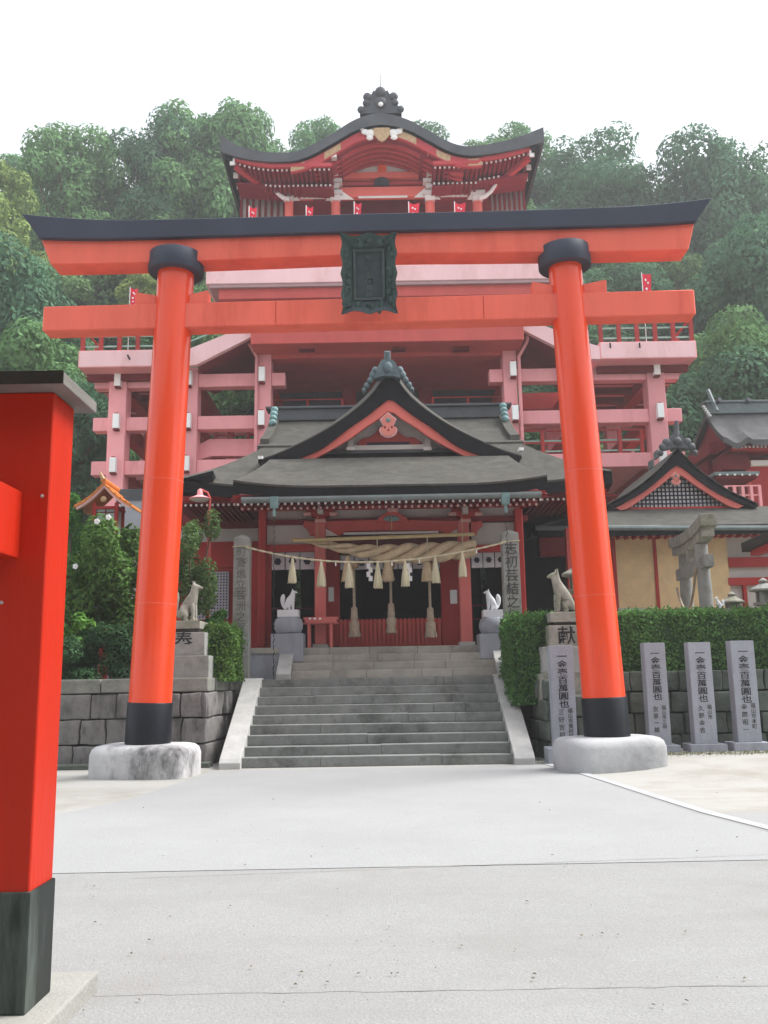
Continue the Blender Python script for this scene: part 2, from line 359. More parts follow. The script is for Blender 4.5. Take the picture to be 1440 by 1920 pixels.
# ================================================================ ground
def groundmat(name, col, col2, stain):
    m = M(name, col, 0.92, 0.05, 0.6, bump=0.35, bscale=60, fine=0.13, stain=stain, stain_amt=0.8, stain_scale=0.5, spec=0.25)
    nt = m.node_tree; N = nt.nodes; L = nt.links; b = N['Principled BSDF']
    src = b.inputs['Base Color'].links[0].from_socket
    tc = N['Texture Coordinate']
    # small bright and dark grit
    vo = N.new('ShaderNodeTexVoronoi'); vo.inputs['Scale'].default_value = 16; L.new(tc.outputs['Object'], vo.inputs['Vector'])
    r = N.new('ShaderNodeMapRange'); r.inputs[1].default_value = 0.10; r.inputs[2].default_value = 0.16; r.inputs[3].default_value = 0.4; r.inputs[4].default_value = 0
    L.new(vo.outputs['Distance'], r.inputs[0])
    mx = N.new('ShaderNodeMix'); mx.data_type = 'RGBA'; L.new(r.outputs[0], mx.inputs[0]); L.new(src, mx.inputs[6]); mx.inputs[7].default_value = (*col2, 1)
    # long dirty wash marks
    mp = N.new('ShaderNodeMapping'); mp.inputs['Scale'].default_value = (0.22, 1.2, 1); L.new(tc.outputs['Object'], mp.inputs[0])
    nz = N.new('ShaderNodeTexNoise'); nz.inputs['Scale'].default_value = 1.1; nz.inputs['Detail'].default_value = 10; nz.inputs['Roughness'].default_value = 0.72
    L.new(mp.outputs[0], nz.inputs['Vector'])
    r2 = N.new('ShaderNodeMapRange'); r2.inputs[1].default_value = 0.49; r2.inputs[2].default_value = 0.75; r2.inputs[3].default_value = 0; r2.inputs[4].default_value = 0.65
    L.new(nz.outputs[0], r2.inputs[0])
    m2 = N.new('ShaderNodeMix'); m2.data_type = 'RGBA'; L.new(r2.outputs[0], m2.inputs[0]); L.new(mx.outputs[2], m2.inputs[6]); m2.inputs[7].default_value = (*stain, 1)
    L.new(m2.outputs[2], b.inputs['Base Color'])
    return m
SAND = groundmat('sandy_earth', (0.35, 0.343, 0.322), (0.42, 0.415, 0.40), (0.27, 0.255, 0.215))
PAVE = groundmat('light_concrete_paving', (0.295, 0.298, 0.299), (0.36, 0.36, 0.36), (0.30, 0.30, 0.295))
PAVE2 = groundmat('grey_concrete_paving', (0.29, 0.29, 0.287), (0.37, 0.37, 0.365), (0.25, 0.245, 0.235))

def sheetpoly(name, pts, z, mat, kind='structure'):
    m = MB().add([(p[0], p[1], z) for p in pts], [tuple(range(len(pts)))])
    o = m.build(name, mat); o['kind'] = kind
    return o
# one sheet to the horizon, with the low rise of earth towards the right hand wall
def gz(x, y):
    if y > 60: return 0.0
    a = max(0, min(1, (x - 3.4) / 1.6)) * max(0, min(1, (y - 13.2) / 3.4))
    return 0.13 * a * a * (3 - 2*a)
xs = [-900, -200, -60, -30, -16, -10, -6, -3, 0, 2.8, 3.4, 3.8, 4.2, 4.6, 5.0, 5.6, 7, 9, 12, 16, 30, 60, 200, 900]
ys = [-300, -60, -10, 0, 4, 8, 12, 13.2, 13.8, 14.4, 15, 15.8, 16.6, 18, 20, 30, 60, 120, 300, 1500]
g = MB(); g.add([(x, y, gz(x, y)) for y in ys for x in xs],
                [(j*len(xs)+i, j*len(xs)+i+1, (j+1)*len(xs)+i+1, (j+1)*len(xs)+i) for j in range(len(ys)-1) for i in range(len(xs)-1)])
go = g.build('ground', SAND, smooth=True); go['kind'] = 'structure'
# paving
Lp = [G(*p) for p in ((392, 1446), (372, 1456), (320, 1474), (240, 1500), (150, 1520), (60, 1533))]
Rp = [G(*p) for p in ((1030, 1434), (1088, 1449), (1150, 1468), (1240, 1497), (1330, 1525), (1440, 1553))]
d = (Rp[-1] - Rp[-2]).normalized(); far_r = Rp[-1] + d * 6
dl = (Lp[-1] - Lp[-2]).normalized(); far_l = Lp[-1] + dl * 6
JY = 8.05
yj = lambda x: JY + 0.012 * x
far_r = Rp[-1] + (Rp[-1] - Rp[0]).normalized() * 1.55; far_l = Vector((-9, 9.2, 0))
pts = [(p.x, p.y) for p in Lp[::-1]] + [(p.x, p.y) for p in Rp] + [(far_r.x, far_r.y), (far_r.x, yj(far_r.x)), (-14, yj(-14)), (-14, 9.0), (far_l.x, far_l.y)]
sheetpoly('paved_side', [(Rp[4].x + .02, 10.75), (14, 10.9), (14, yj(14)), (far_r.x + .02, yj(far_r.x)), (far_r.x + .02, far_r.y), (Rp[5].x + .02, Rp[5].y)], 0.006, PAVE)
sheetpoly('paved_approach', pts, 0.008, PAVE)
sheetpoly('paved_forecourt', [(-14, yj(-14)-0.001), (14, yj(14)-0.001), (14, -6), (-14, -6)], 0.004, PAVE2)
J = M('dark_joint', (0.265, 0.264, 0.26), 0.95, 0.1, 5)
def strip(name, line, w, z, mat):
    m = MB(); vs = []
    for i, p in enumerate(line):
        a = Vector(line[max(i-1, 0)]); b = Vector(line[min(i+1, len(line)-1)]); t = (b - a).normalized(); n = Vector((-t.y, t.x))
        wi = w * random.uniform(0.6, 1.3) if w < 0.05 else w
        vs += [(p[0] + n.x*wi/2, p[1] + n.y*wi/2, z), (p[0] - n.x*wi/2, p[1] - n.y*wi/2, z)]
    m.add(vs, [(2*i, 2*i+1, 2*i+3, 2*i+2) for i in range(len(line)-1)])
    o = m.build(name, mat); o['kind'] = 'structure'; return o
def jline(px0, py0, px1, py1, n=40, z=0.008, wob=0.012):
    a, b = G(px0, py0, z), G(px1, py1, z)
    return [tuple((a.lerp(b, i/n) + Vector((0, random.uniform(-wob, wob), 0))).xy) for i in range(n+1)]
strip('paving_joint', jline(250, 1646, 1460, 1602), 0.007, 0.0125, J)
strip('paving_joint', jline(120, 1868, 1460, 1848, z=0.004), 0.007, 0.0085, J)
strip('paving_edge', [(p.x - 0.02, p.y) for p in Rp] + [(far_r.x, far_r.y)], 0.16, 0.0165, M('edging_concrete', (0.36, 0.365, 0.37), 0.9, 0.06, 2, fine=0.06))
strip('paving_joint', [(p.x - 0.14, p.y) for p in Rp[2:]] + [(far_r.x - 0.14, far_r.y)], 0.006, 0.0205, J)
# grit and fallen leaves
lf = MB(); rnd = random.Random(3)
for i in range(160):
    p = G(rnd.uniform(120, 1430), 1460 + 440 * rnd.random(), 0.014); a = rnd.uniform(0, 6.3); s_ = rnd.choice([0.004, 0.005, 0.006, 0.008, 0.014])
    if s_ > .02 and rnd.random() < .5: s_ = .012
    c, q = math.cos(a) * s_, math.sin(a) * s_
    lf.add([(p.x - c, p.y - q, .018), (p.x + q*.5, p.y - c*.5, .022), (p.x + c, p.y + q, .019), (p.x - q*.5, p.y + c*.5, .026)], [(0, 1, 2, 3)])
tag(lf.build('fallen_leaves', M('dry_leaf', (0.16, 0.13, 0.08), 0.9, 0.4, 20)), 'dry leaves and grit scattered over the paving', 'leaves', kind='stuff')

# ================================================================ staircase
R_, T_, Y0 = 0.175, 0.33, 16.95
xl, xr = P(452, 1438, Y0).x, P(964, 1432, Y0).x
st = thing('stone_staircase', (0, Y0, 0), 'wide grey stone staircase climbing from the paving to the red hall', 'stairs')
for i in range(9):
    y = Y0 + i*T_; z = (i+1)*R_
    m = MB(); x = xl - 0.02; k = 0
    cuts = sorted([xl - .02, xr + .02] + [random.uniform(xl + .6, xr - .6) for _ in range(2)])
    for a, b in zip(cuts[:-1], cuts[1:]):
        m.box(a + .002, b - .002, y + random.uniform(-.009, .009), y + T_ + .12, z - R_ + .001, z + random.uniform(-.006, .006))
    m.build('step', STEPSTONE, st, bevel=0.014)
YL = Y0 + 8*T_
ZL = 9 * R_
def stringer(x0, x1, ya, yb, za, zb, mat, name='side_slope', up=0.09):
    m = MB().prismx([(ya - .05, za - .3), (ya - .05, za + up + .02), (ya + .02, za + up + .09), (yb, zb + up), (yb + .25, zb + up), (yb + .25, za - .3)], x0, x1)
    return m.build(name, mat, st, bevel=0.02)
stringer(P(413, 1440, Y0).x, xl + .01, Y0 - .12, YL, 0.0, ZL - .06, PALESTONE)
stringer(xr - .01, P(1001, 1430, Y0).x, Y0 - .12, YL, 0.0, ZL - .06, PALESTONE)
MB().box(-3.3, 3.4, YL + .121, 21.2, ZL - .3, ZL - .004).build('landing', PALESTEP, st, bevel=0.01)
# upper flight
Y1 = 20.15; HF = ZL + 4 * R_
ul, ur = P(546, 1245, Y1).x, P(930, 1240, Y1).x
for i in range(4):
    m = MB(); n = 5; cuts = [ul + (ur-ul)*k/n + (random.uniform(-.2, .2) if 0 < k < n else 0) for k in range(n+1)]
    for a, b in zip(cuts[:-1], cuts[1:]):
        m.box(a + .003, b - .003, Y1 + i*.28, Y1 + (i+1)*.28 + .1, ZL + i*R_, ZL + (i+1)*R_ + random.uniform(-.002, .002))
    m.build('step', PALESTEP, st, bevel=0.01)
stringer(P(519, 1245, Y1).x, ul - .002, Y1 - .1, Y1 + .84, ZL, HF - .05, PALESTONE)
stringer(ur + .002, P(955, 1240, Y1).x, Y1 - .1, Y1 + .84, ZL, HF - .05, PALESTONE)
# podium of the hall
Y2 = Y1 + 4*.28
pod = thing('hall_podium', (0, Y2, ZL), 'grey stone podium under the red main hall', 'podium')
MB().box(-6.4, ul - .36, Y2 - .6, 34, ZL - .3, HF - .13).box(ur + .36, 6.6, Y2 - .6, 34, ZL - .3, HF - .13).box(ul - .36, ur + .36, Y2 + .1, 34, ZL, HF - .13).build('podium_body', BLUESTONE, pod, bevel=.01)
MB().box(-6.45, ul - .34, Y2 - .65, 34, HF - .128, HF).box(ur + .34, 6.65, Y2 - .65, 34, HF - .128, HF).box(ul - .34, ur + .34, Y2 + .1, 34, HF - .128, HF - .001).build('podium_cap', PALESTEP, pod, bevel=.012)

# ================================================================ retaining walls and terraces
TZ = 1.6
ter = MB().box(-60, -3.45, 18.1, 200, 0, TZ).box(3.55, 60, 18.8, 200, 0, TZ).box(-3.45, 3.55, 21.2, 200, 0, TZ - .02)
to = ter.build('terrace', M('terrace_earth', (0.20, 0.17, 0.12), 0.95, 0.2, 1.5)); to['kind'] = 'structure'
def blocks(m, a, b, z0, z1, rows, seed, depth=.35, wmin=.42, wmax=.8):
    """courses of rough blocks along the line a-b (x,y), faces to the right of the line direction"""
    rn = random.Random(seed); a = Vector(a); b = Vector(b); L = (b - a).length; d = (b - a).normalized(); n = Vector((d.y, -d.x))
    h = (z1 - z0) / rows
    for r in range(rows):
        s = -rn.uniform(0, .3)
        while s < L:
            w = rn.uniform(wmin, wmax); s0, s1 = max(s, 0), min(s + w, L)
            if s1 - s0 > .06:
                o = rn.uniform(-.035, .035); hz0 = z0 + r*h + .012; hz1 = z0 + (r+1)*h - .012
                q = []
                for off in (o, -depth):
                    for (sa, z) in ((s0 + .012, hz0), (s1 - .012, hz0), (s1 - .012, hz1), (s0 + .012, hz1)):
                        p = a + d * (sa + rn.uniform(-.012, .012)) + n * (off + (rn.uniform(-.02, .02) if off == o else 0)); q.append((p.x, p.y, z + rn.uniform(-.01, .01)))
                m.add(q, [(0,1,2,3),(7,6,5,4),(4,5,1,0),(5,6,2,1),(6,7,3,2),(7,4,0,3)])
            s += w
def roughen(o, amt=.02, scale=5):
    from mathutils import noise
    me = o.data
    bm = bmesh.new(); bm.from_mesh(me)
    bmesh.ops.subdivide_edges(bm, edges=[e for e in bm.edges if e.calc_length() > .16], cuts=3, use_grid_fill=True)
    for v in bm.verts:
        v.co += Vector((noise.noise(v.co*scale), noise.noise(v.co*scale + Vector((9,3,1))), noise.noise(v.co*scale + Vector((2,7,5)))*.5)) * amt * 2
    for f in bm.faces: f.smooth = True
    bm.to_mesh(me); bm.free()
lw = thing('retaining_wall', (-6, 17.5, 0), 'dark weathered stone block wall left of the staircase', 'wall')
cx = P(388, 1360, 17.4).x; WL = 17.4; XE = P(413, 1440, Y0).x - .02
m = MB(); blocks(m, (-14, WL), (cx, WL), -.05, 1.36, 3, 5); blocks(m, (cx, WL), (XE - .12, 19.8), -.05, 1.36, 3, 6)
roughen(m.build('block_courses', WALLSTONE, lw, bevel=.03, seg=2), .018)
m = MB(); blocks(m, (-14, WL + .02), (cx, WL + .02), 1.36, 1.64, 1, 8, .5, .9, 1.5); blocks(m, (cx - .02, WL + .02), (XE - .14, 19.8), 1.36, 1.64, 1, 9, .5, .7, 1.2)
m.build('coping', M('lichen_coping', (0.22, 0.22, 0.195), 0.9, 0.25, 2, bump=.5, bscale=20, fine=.15, stain=(0.11, 0.12, 0.10), stain_amt=.7, stain_scale=1.5), lw, bevel=.03)
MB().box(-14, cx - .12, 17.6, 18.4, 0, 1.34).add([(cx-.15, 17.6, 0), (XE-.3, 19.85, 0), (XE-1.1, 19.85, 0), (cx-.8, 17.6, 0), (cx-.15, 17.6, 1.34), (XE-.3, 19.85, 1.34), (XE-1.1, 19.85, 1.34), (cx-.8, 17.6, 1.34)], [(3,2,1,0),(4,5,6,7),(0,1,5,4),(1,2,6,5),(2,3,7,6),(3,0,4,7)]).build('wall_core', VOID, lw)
MB().box(-14, cx + .1, WL - .25, WL + .15, -.1, .09).build('footing', GREENSTONE, lw, bevel=.03)
rw = thing('retaining_wall', (6, 18.1, 0), 'greenish grey stone block wall behind the inscribed slabs', 'wall')
cr = P(1034, 1340, 17.4).x; R17 = 18.15; XF = P(1001, 1430, Y0).x + .02
m = MB(); blocks(m, (cr + .25, R17), (14, R17), 0, 1.62, 4, 15, .35, .6, 1.0); blocks(m, (XF + .12, 19.8), (cr - .06, 17.4), -.05, 1.5, 4, 16)
blocks(m, (cr - .04, 17.4), (cr + .9, 17.4), -.05, 1.2, 3, 17); 
roughen(m.build('block_courses', GREENSTONE, rw, bevel=.03), .016)
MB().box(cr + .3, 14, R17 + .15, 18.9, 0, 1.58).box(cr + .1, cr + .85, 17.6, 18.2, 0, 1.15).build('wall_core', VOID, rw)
# ================================================================ great torii
TA = 0.0235; TY = 15.85
def PT(px, py, dy=0.0):
    r = ray(px, py); t = (TY - dy) / (r.y + TA * r.x); p = EYE + r * t
    return (p.x / math.cos(math.atan(TA)), p.z)
def rs(pts, n=40):
    """resample a pixel polyline with a smooth curve"""
    pts = [Vector(p) for p in pts]; out = []; N = len(pts) - 1
    for i in range(n + 1):
        s = i / n * N; k = min(int(s), N - 1); t = s - k
        p0, p1, p2, p3 = pts[max(k-1, 0)], pts[k], pts[k+1], pts[min(k+2, N)]
        out.append(0.5 * ((2*p1) + (p2 - p0)*t + (2*p0 - 5*p1 + 4*p2 - p3)*t*t + (3*p1 - p0 - 3*p2 + p3)*t**3))
    return [tuple(p) for p in out]
tor = thing('torii_gate', (0, TY, 0), 'giant vermilion torii gate with black top lintel spanning the approach', 'torii', rz=-math.atan(TA))
loc = dict(local=True)
top = rs([(42, 401), (137, 409), (240, 412), (460, 407), (700, 400), (930, 395), (1140, 388), (1240, 382), (1335, 371)])
bot = rs([(73, 445), (150, 447), (250, 446), (460, 440), (700, 433), (930, 428), (1130, 423), (1220, 420), (1307, 414)])
fl = lambda L, dy: [PT(*p, dy) for p in L]
MB().ribbon(fl(top, .36), fl(bot, .36), -.36, .36).build('top_lintel', SLATE, tor, bevel=.012, seg=1, local=True)
t2 = rs([(77, 446), (150, 448), (250, 447), (460, 441), (700, 434), (930, 429), (1130, 424), (1220, 421), (1303, 416)])
b2 = rs([(95, 495), (160, 494), (250, 492), (460, 485), (700, 476), (930, 473), (1130, 471), (1220, 469), (1292, 467)])
MB().ribbon(fl(t2, .25), fl(b2, .25), -.25, .25).build('lower_lintel', VERM, tor, bevel=.015, seg=1, local=True)
(nx0, nz1), (nx1, nz0) = PT(82, 570, .2), PT(1307, 602, .2)
nzt = (PT(82, 573, .2)[1] + PT(1307, 546, .2)[1] + PT(700, 556, .2)[1]) / 3; nzb = (PT(82, 622, .2)[1] + PT(1307, 591, .2)[1] + PT(700, 601, .2)[1]) / 3
MB().box(nx0, nx1, -.20, .20, nzb, nzt).build('tie_beam', VERM, tor, bevel=.018, seg=1, local=True)
cols = []
for (bx, by, tx, ty, lw0, lw1) in ((277, 1396, 331, 500, 40.5, 33), (1139, 1386, 1058, 488, 40.5, 30)):
    (x0, z0), (x1, z1) = PT(bx, by), PT(tx, ty)
    k = (x1 - x0) / (z1 - z0); x00 = x0 - k * (z0 - .3)
    r0 = lw0 / F * 15.5; r1 = lw1 / F * 17.2
    cols.append((x00, k))
    cc = lambda z: (x00 + k * (z - .3), 0, z)
    rr = lambda z: r0 + (r1 - r0) * (z - z0) / (z1 - z0)
    zs = [.3 + (z1 - .3) * i / 12 for i in range(13)]
    pil = MB().tube([cc(z) for z in zs], [rr(z) for z in zs], 40).build('pillar', VGLOSS, tor, smooth=True, local=True)
    zb = PT(bx, by - 79)[1]
    zz = [.3, .32, zb - .02, zb]
    sl_ = MB().tube([cc(z) for z in zz], [rr(.3) + .012, rr(.3) + .018, rr(zb) + .018, rr(zb) + .004], 40).build('black_sleeve', BLACK, pil, smooth=True, local=True)
    rg = MB().tube([cc(z1 - .16), cc(z1 - .14), cc(z1 + .19), cc(z1 + .21)], [r1 + .165, r1 + .18, r1 + .18, r1 + .165], 40).build('collar_ring', SLATE, pil, smooth=True, local=True)
    for zj in (2.9, 5.1):
        MB().tube([cc(zj), cc(zj + .012)], [rr(zj) + .003, rr(zj + .012) + .003], 40).build('weld_seam', VERM, pil, smooth=True, local=True)
    for s_ in (-1, 1):
        zc = nzt; xc = x00 + k * (zc - .3); ra = rr(zc) * .9
        xo = .66 if s_ * x0 < 0 else .7
        MB().prism([(xc + s_*ra, zc - .01), (xc + s_*xo, zc - .01), (xc + s_*xo, zc + .27), (xc + s_*ra, zc + .19)], -.13, .13).build('wedge', VERM, tor, bevel=.012, seg=1, local=True)
# seams in the sheet of the tie beam
for px in (520, 905):
    x, z = PT(px, 585); MB().box(x - .006, x + .006, -.203, -.1995, nzb + .02, nzt - .02).build('sheet_seam', DEEPRED, tor, local=True)

# foundation stones
def foundation(px, py, label, mat, ang, L, D, H):
    p = PT(px, 1400); t = thing('foundation_stone', (p[0], TY - TA * p[0] - .02, 0), label, 'foundation stone', rz=ang)
    m = MB(); n = 48; prof = [(0, -.05), (.0, .06), (.0, H - .16), (-.03, H - .07), (-.09, H - .02), (-.17, H), (-.3, H + .003)]
    vs = []; fs = []
    def outline(k, inset):
        a = 2 * math.pi * k / n; e = 0.42
        c, s = math.cos(a), math.sin(a)
        return ((L/2 + inset) * math.copysign(abs(c)**e, c), (D/2 + inset) * math.copysign(abs(s)**e, s))
    for ins, z in prof:
        for k in range(n):
            x, y = outline(k, ins); vs.append((x, y, z))
    for i in range(len(prof)-1):
        for k in range(n): fs.append((i*n+k, i*n+(k+1) % n, (i+1)*n+(k+1) % n, (i+1)*n+k))
    fs.append(tuple(range((len(prof)-1)*n, len(prof)*n)))
    m.add(vs, fs); m.build('stone_block', mat, t, smooth=True, local=True)
    return t
foundation(275, 1400, 'white rounded foundation with black stains under the left torii pillar', CONC, rad(-10), 1.72, 1.2, .53)
foundation(1141, 1390, 'clean pale rounded foundation under the right torii pillar', CONC2, rad(14), 1.76, 1.15, .54)

# name plaque
pc = PT(692, 515); tl = PT(638, 432); br = PT(746, 596)
pw = (PT(746, 515)[0] - PT(638, 515)[0]); ph = (tl[1] - br[1]) * 1.0
yP = TY - .62 - TA * pc[0]
k_ = (yP / TY); zt = P(692, 432, yP - .28).z; zb = P(692, 594, yP + .22).z; xc = P(692, 515, yP).x; pw = P(745, 515, yP).x - P(639, 515, yP).x
plq = thing('name_plaque', (xc, yP, (zt + zb) / 2), 'dark green bronze shrine name plaque hung at the middle of the torii', 'plaque')
hh = (zt - zb) / 2; tilt = math.atan2(.42, 2*hh)
def frame_board(a0, a1, b0, b1, ya, yb, wob, n=28, t=.07):
    """flared frame board from the inner edge (a0-a1) to the scalloped outer edge (b0-b1)"""
    m = MB(); a0, a1, b0, b1 = map(Vector, (a0, a1, b0, b1)); nrm = ((b0 + b1) / 2 - (a0 + a1) / 2).normalized()
    vs = []
    for i in range(n + 1):
        u = i / n; pa = a0.lerp(a1, u); pb = b0.lerp(b1, u) + nrm * wob(u)
        vs += [(pa.x, ya, pa.y), (pb.x, yb, pb.y), (pb.x, yb + t, pb.y), (pa.x, ya + t, pa.y)]
    fs = []
    for i in range(n):
        for k in range(4): fs.append((4*i+k, 4*i+(k+1) % 4, 4*i+4+(k+1) % 4, 4*i+4+k))
    fs += [(0, 1, 2, 3), (4*n, 4*n+3, 4*n+2, 4*n+1)]
    m.add(vs, fs); return m
hw = pw / 2; iw, ih = hw * .56, hh * .64
side = lambda u: -.035*abs(math.sin(math.pi * 4 * u))**1.3
tb = lambda u: -.0 - .06*abs(math.sin(2*math.pi*u))**1.5 * (1 if .12 < u < .88 else .8)
R_t = Matrix.Rotation(tilt, 4, 'X')
def tl_(o): o.data.transform(R_t); return o
tl_(frame_board((-iw, ih), (iw, ih), (-hw, hh), (hw, hh), 0, -.17, tb).build('frame_board', BRONZE, plq, local=True))
tl_(frame_board((iw, -ih), (-iw, -ih), (hw, -hh), (-hw, -hh), 0, -.17, tb).build('frame_board', BRONZE2, plq, local=True))
tl_(frame_board((iw, ih), (iw, -ih), (hw, hh), (hw, -hh), 0, -.16, side).build('frame_board', BRONZE, plq, local=True))
tl_(frame_board((-iw, -ih), (-iw, ih), (-hw, -hh), (-hw, hh), 0, -.16, side).build('frame_board', BRONZE, plq, local=True))
tl_(MB().box(-iw - .01, iw + .01, .02, .10, -ih - .01, ih + .01).build('panel', BRONZE2, plq, local=True))
fr = MB()
for (x0, x1, z0, z1) in ((-iw, iw, ih - .05, ih), (-iw, iw, -ih, -ih + .05), (-iw, -iw + .05, -ih + .05, ih - .05), (iw - .05, iw, -ih + .05, ih - .05)):
    fr.box(x0, x1, -.035, .02, z0, z1)
tl_(fr.build('inner_frame', BRONZE3, plq, local=True, bevel=.01))
sc_ = MB(); rp = random.Random(4)
for (cx_, cz_) in [(s_*(iw + hw)/2, v) for s_ in (-1, 1) for v in (-.7*hh, -.4*hh, -.1*hh, .2*hh, .5*hh)] + [(u, s_*(ih + hh)/2) for s_ in (-1, 1) for u in (-.35*hw, 0, .35*hw)]:
    for q in range(3):
        MB().ball((cx_ + rp.uniform(-.05, .05), -.105, cz_ + rp.uniform(-.08, .08)), (rp.uniform(.03, .06), .03, rp.uniform(.03, .07)), 8, 5).build('relief_scroll', BRONZE, plq, local=True, smooth=True).data.transform(R_t)
tl_(writing('plaque_writing', '草戸稲荷神社', .142, BRONZE3, plq, (0, .016, ih - .10), space=.93, depth=.012))

# ================================================================ fence post at the near left edge
pt0 = G(62, 1893, .10); fy = 4.45
xr_ = P(56, 1650, fy).x; pw_ = .30
fp = thing('fence_post', (xr_ - .28, fy + .15, 0), 'big square red gate post with black foot at the near left edge', 'gate post')
zblk = P(56, 1672, fy).z; ztop = P(92, 735, fy).z
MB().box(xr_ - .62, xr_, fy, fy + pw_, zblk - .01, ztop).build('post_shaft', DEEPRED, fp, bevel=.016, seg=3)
m = MB().box(xr_ - .632, xr_ + .012, fy - .012, fy + pw_ + .012, .10, zblk); m.build('black_foot', SLEEVE, fp, bevel=.012)
za = P(60, 697, fy - .14).z
MB().box(xr_ - 1.4, P(118, 715, fy - .14).x, fy - .14, fy + pw_ + .09, ztop, za).build('cap_board', WOOD, fp, bevel=.006)
MB().box(xr_ - 1.4, P(118, 715, fy - .14).x + .003, fy - .147, fy - .14, ztop - .003, za + .003).build('cap_edge', DARKWOOD, fp)
rx = P(38, 985, fy).x
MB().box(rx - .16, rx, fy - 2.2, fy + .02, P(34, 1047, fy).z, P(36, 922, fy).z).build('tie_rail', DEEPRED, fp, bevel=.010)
bb = MB()
for (px, py) in ((79, 930), (3, 1130)):
    p = P(px, py, fy); bb.lathe((p.x, fy + .004, p.z), [(.012, -.001), (.012, .001)], 10); bb.ball((p.x, fy - .002, p.z), (.009, .006, .009), 8, 4)
bb.build('bolt_head', PALESTONE, fp)
MB().box(xr_ - 1.2, G(150, 1856, .10).x, fy - 1.6, fy + .62, -.2, .10).build('footing_slab', M('footing_concrete', (0.34, 0.335, 0.31), 0.9, 0.12, 3, bump=.3, fine=.1, stain=(0.25, 0.24, 0.2), stain_amt=.5), fp, bevel=.012)

# ================================================================ rope posts at the head of the stairs
def rope_post(px0, px1, pyt, pyb, Y, label, text, inkpy, size):
    x0, x1 = P(px0, (pyt + pyb)/2, Y).x, P(px1, (pyt + pyb)/2, Y).x
    zt = P((px0 + px1)/2, pyt, Y).z; t = thing('stone_post', ((x0+x1)/2, Y + .17, ZL), label, 'stone post')
    w = (x1 - x0) / 2
    m = MB(); v = []
    for z, ww in ((ZL - .02, w), (zt - .10, w * .97)):
        v += [((x0+x1)/2 - ww, Y + .17 - ww, z), ((x0+x1)/2 + ww, Y + .17 - ww, z), ((x0+x1)/2 + ww, Y + .17 + ww, z), ((x0+x1)/2 - ww, Y + .17 + ww, z)]
    v.append(((x0+x1)/2, Y + .17, zt))
    m.add(v, [(3,2,1,0),(0,1,5,4),(1,2,6,5),(2,3,7,6),(3,0,4,7),(4,5,8),(5,6,8),(6,7,8),(7,4,8)])
    m.build('shaft', STONE, t, bevel=.012)
    writing('carved_writing', text, size, FADEINK if px0 < 700 else WORNINK, t, ((0, -w - .001, P((px0+px1)/2, inkpy, Y).z - ZL)), space=1.02, depth=.003)
    return (x0+x1)/2, Y + .17, zt, w
LPOST = rope_post(436, 467, 1000, 1278, 19.95, 'left stone rope post with a faded column of writing', '町寄進立芸洲之賀', 1026, .235)
RPOST = rope_post(946, 978, 991, 1270, 19.95, 'right stone rope post with flowing carved writing above the hedge', '志初芸結之', 1018, .29)
# straw rope with tassels between the posts
A_ = Vector((LPOST[0] + .1, LPOST[1] - LPOST[3] - .03, P(470, 1024, 19.8).z)); B_ = Vector((RPOST[0] - .1, RPOST[1] - RPOST[3] - .03, P(944, 1015, 19.8).z))
rp_ = thing('straw_rope', (A_.x, A_.y, A_.z), 'thin straw rope with seven tassels strung between the two stone posts', 'rope')
def rpt(u):
    p = A_.lerp(B_, u); p.z -= 4 * .39 * u * (1 - u) * (1 - .22 * (u - .5)); return p
m = MB(); n = 90
for k in range(2):
    m.tube([rpt(i/n) + Vector((0, .011*math.sin(i*1.1 + k*math.pi), .011*math.cos(i*1.1 + k*math.pi))) for i in range(n+1)], .014, 6)
m.build('cord', FRESHSTRAW, rp_, smooth=True)
for post in (LPOST, RPOST):
    w = post[3] + .012; zc = (A_ if post is LPOST else B_).z + .02
    MB().tube([(post[0] + a*w, post[1] + b*w, zc + .01*a) for a, b in ((-1,-1),(1,-1),(1,1),(-1,1),(-1,-1))], .011, 6).build('post_loop', FRESHSTRAW, rp_, smooth=True)
def fringe(m, c, zt, zb, r0, r1, seed, n=26):
    """bundle of straw: a core and loose stalks that spread downwards"""
    rn = random.Random(seed)
    m.lathe((c[0], c[1], zb), [(r1*.86, .0), (r1*.9, .03), (r1*.80, (zt-zb)*.35), (r0*1.5, (zt-zb)*.75), (r0, (zt-zb)*.93), (r0*.5, zt-zb)], 14)
    for i in range(n):
        a = rn.uniform(0, 6.283); q = rn.uniform(.75, 1.08); l = rn.uniform(-.02, .03)
        m.tube([(c[0] + r0*.8*math.cos(a), c[1] + r0*.8*math.sin(a), zb + (zt-zb)*.92), (c[0] + r1*.72*q*math.cos(a), c[1] + r1*.72*q*math.sin(a), zb + (zt-zb)*.4), (c[0] + r1*q*math.cos(a), c[1] + r1*q*math.sin(a), zb + l)], [.006, .011, .007], 4)
for i, px in enumerate((548, 602, 655, 708, 760, 815, 866)):
    best = min((abs(P(px, 1040, rpt(u/200).y).x - rpt(u/200).x), u/200) for u in range(201))[1]
    p = rpt(best); m = MB(); fringe(m, p, p.z - .005, p.z - .58 + random.uniform(-.03, .03), .028, .098, i)
    m.build('tassel', FRESHSTRAW, rp_, smooth=True)
    if i in (1, 3, 4, 6):
        q = rpt(best + .055); MB().box(q.x - .012, q.x + .012, q.y - .004, q.y + .004, q.z - .10, q.z).build('paper_strip', PAPER, rp_)
# ================================================================ main tower on tall pink frame
TF = 35.0
def Pv(px, py, Y): p = P(px, py, Y); return (p.x, p.z)
tw = thing('shrine_tower', (P(727, 700, TF).x, TF, TZ), 'tall pink and red shrine tower on a concrete frame with a curved roof', 'shrine tower')
PAIR = lambda a, b: [(a, b), (1454 - b, 1454 - a)]
fx = lambda px, py=760: P(px, py, TF).x
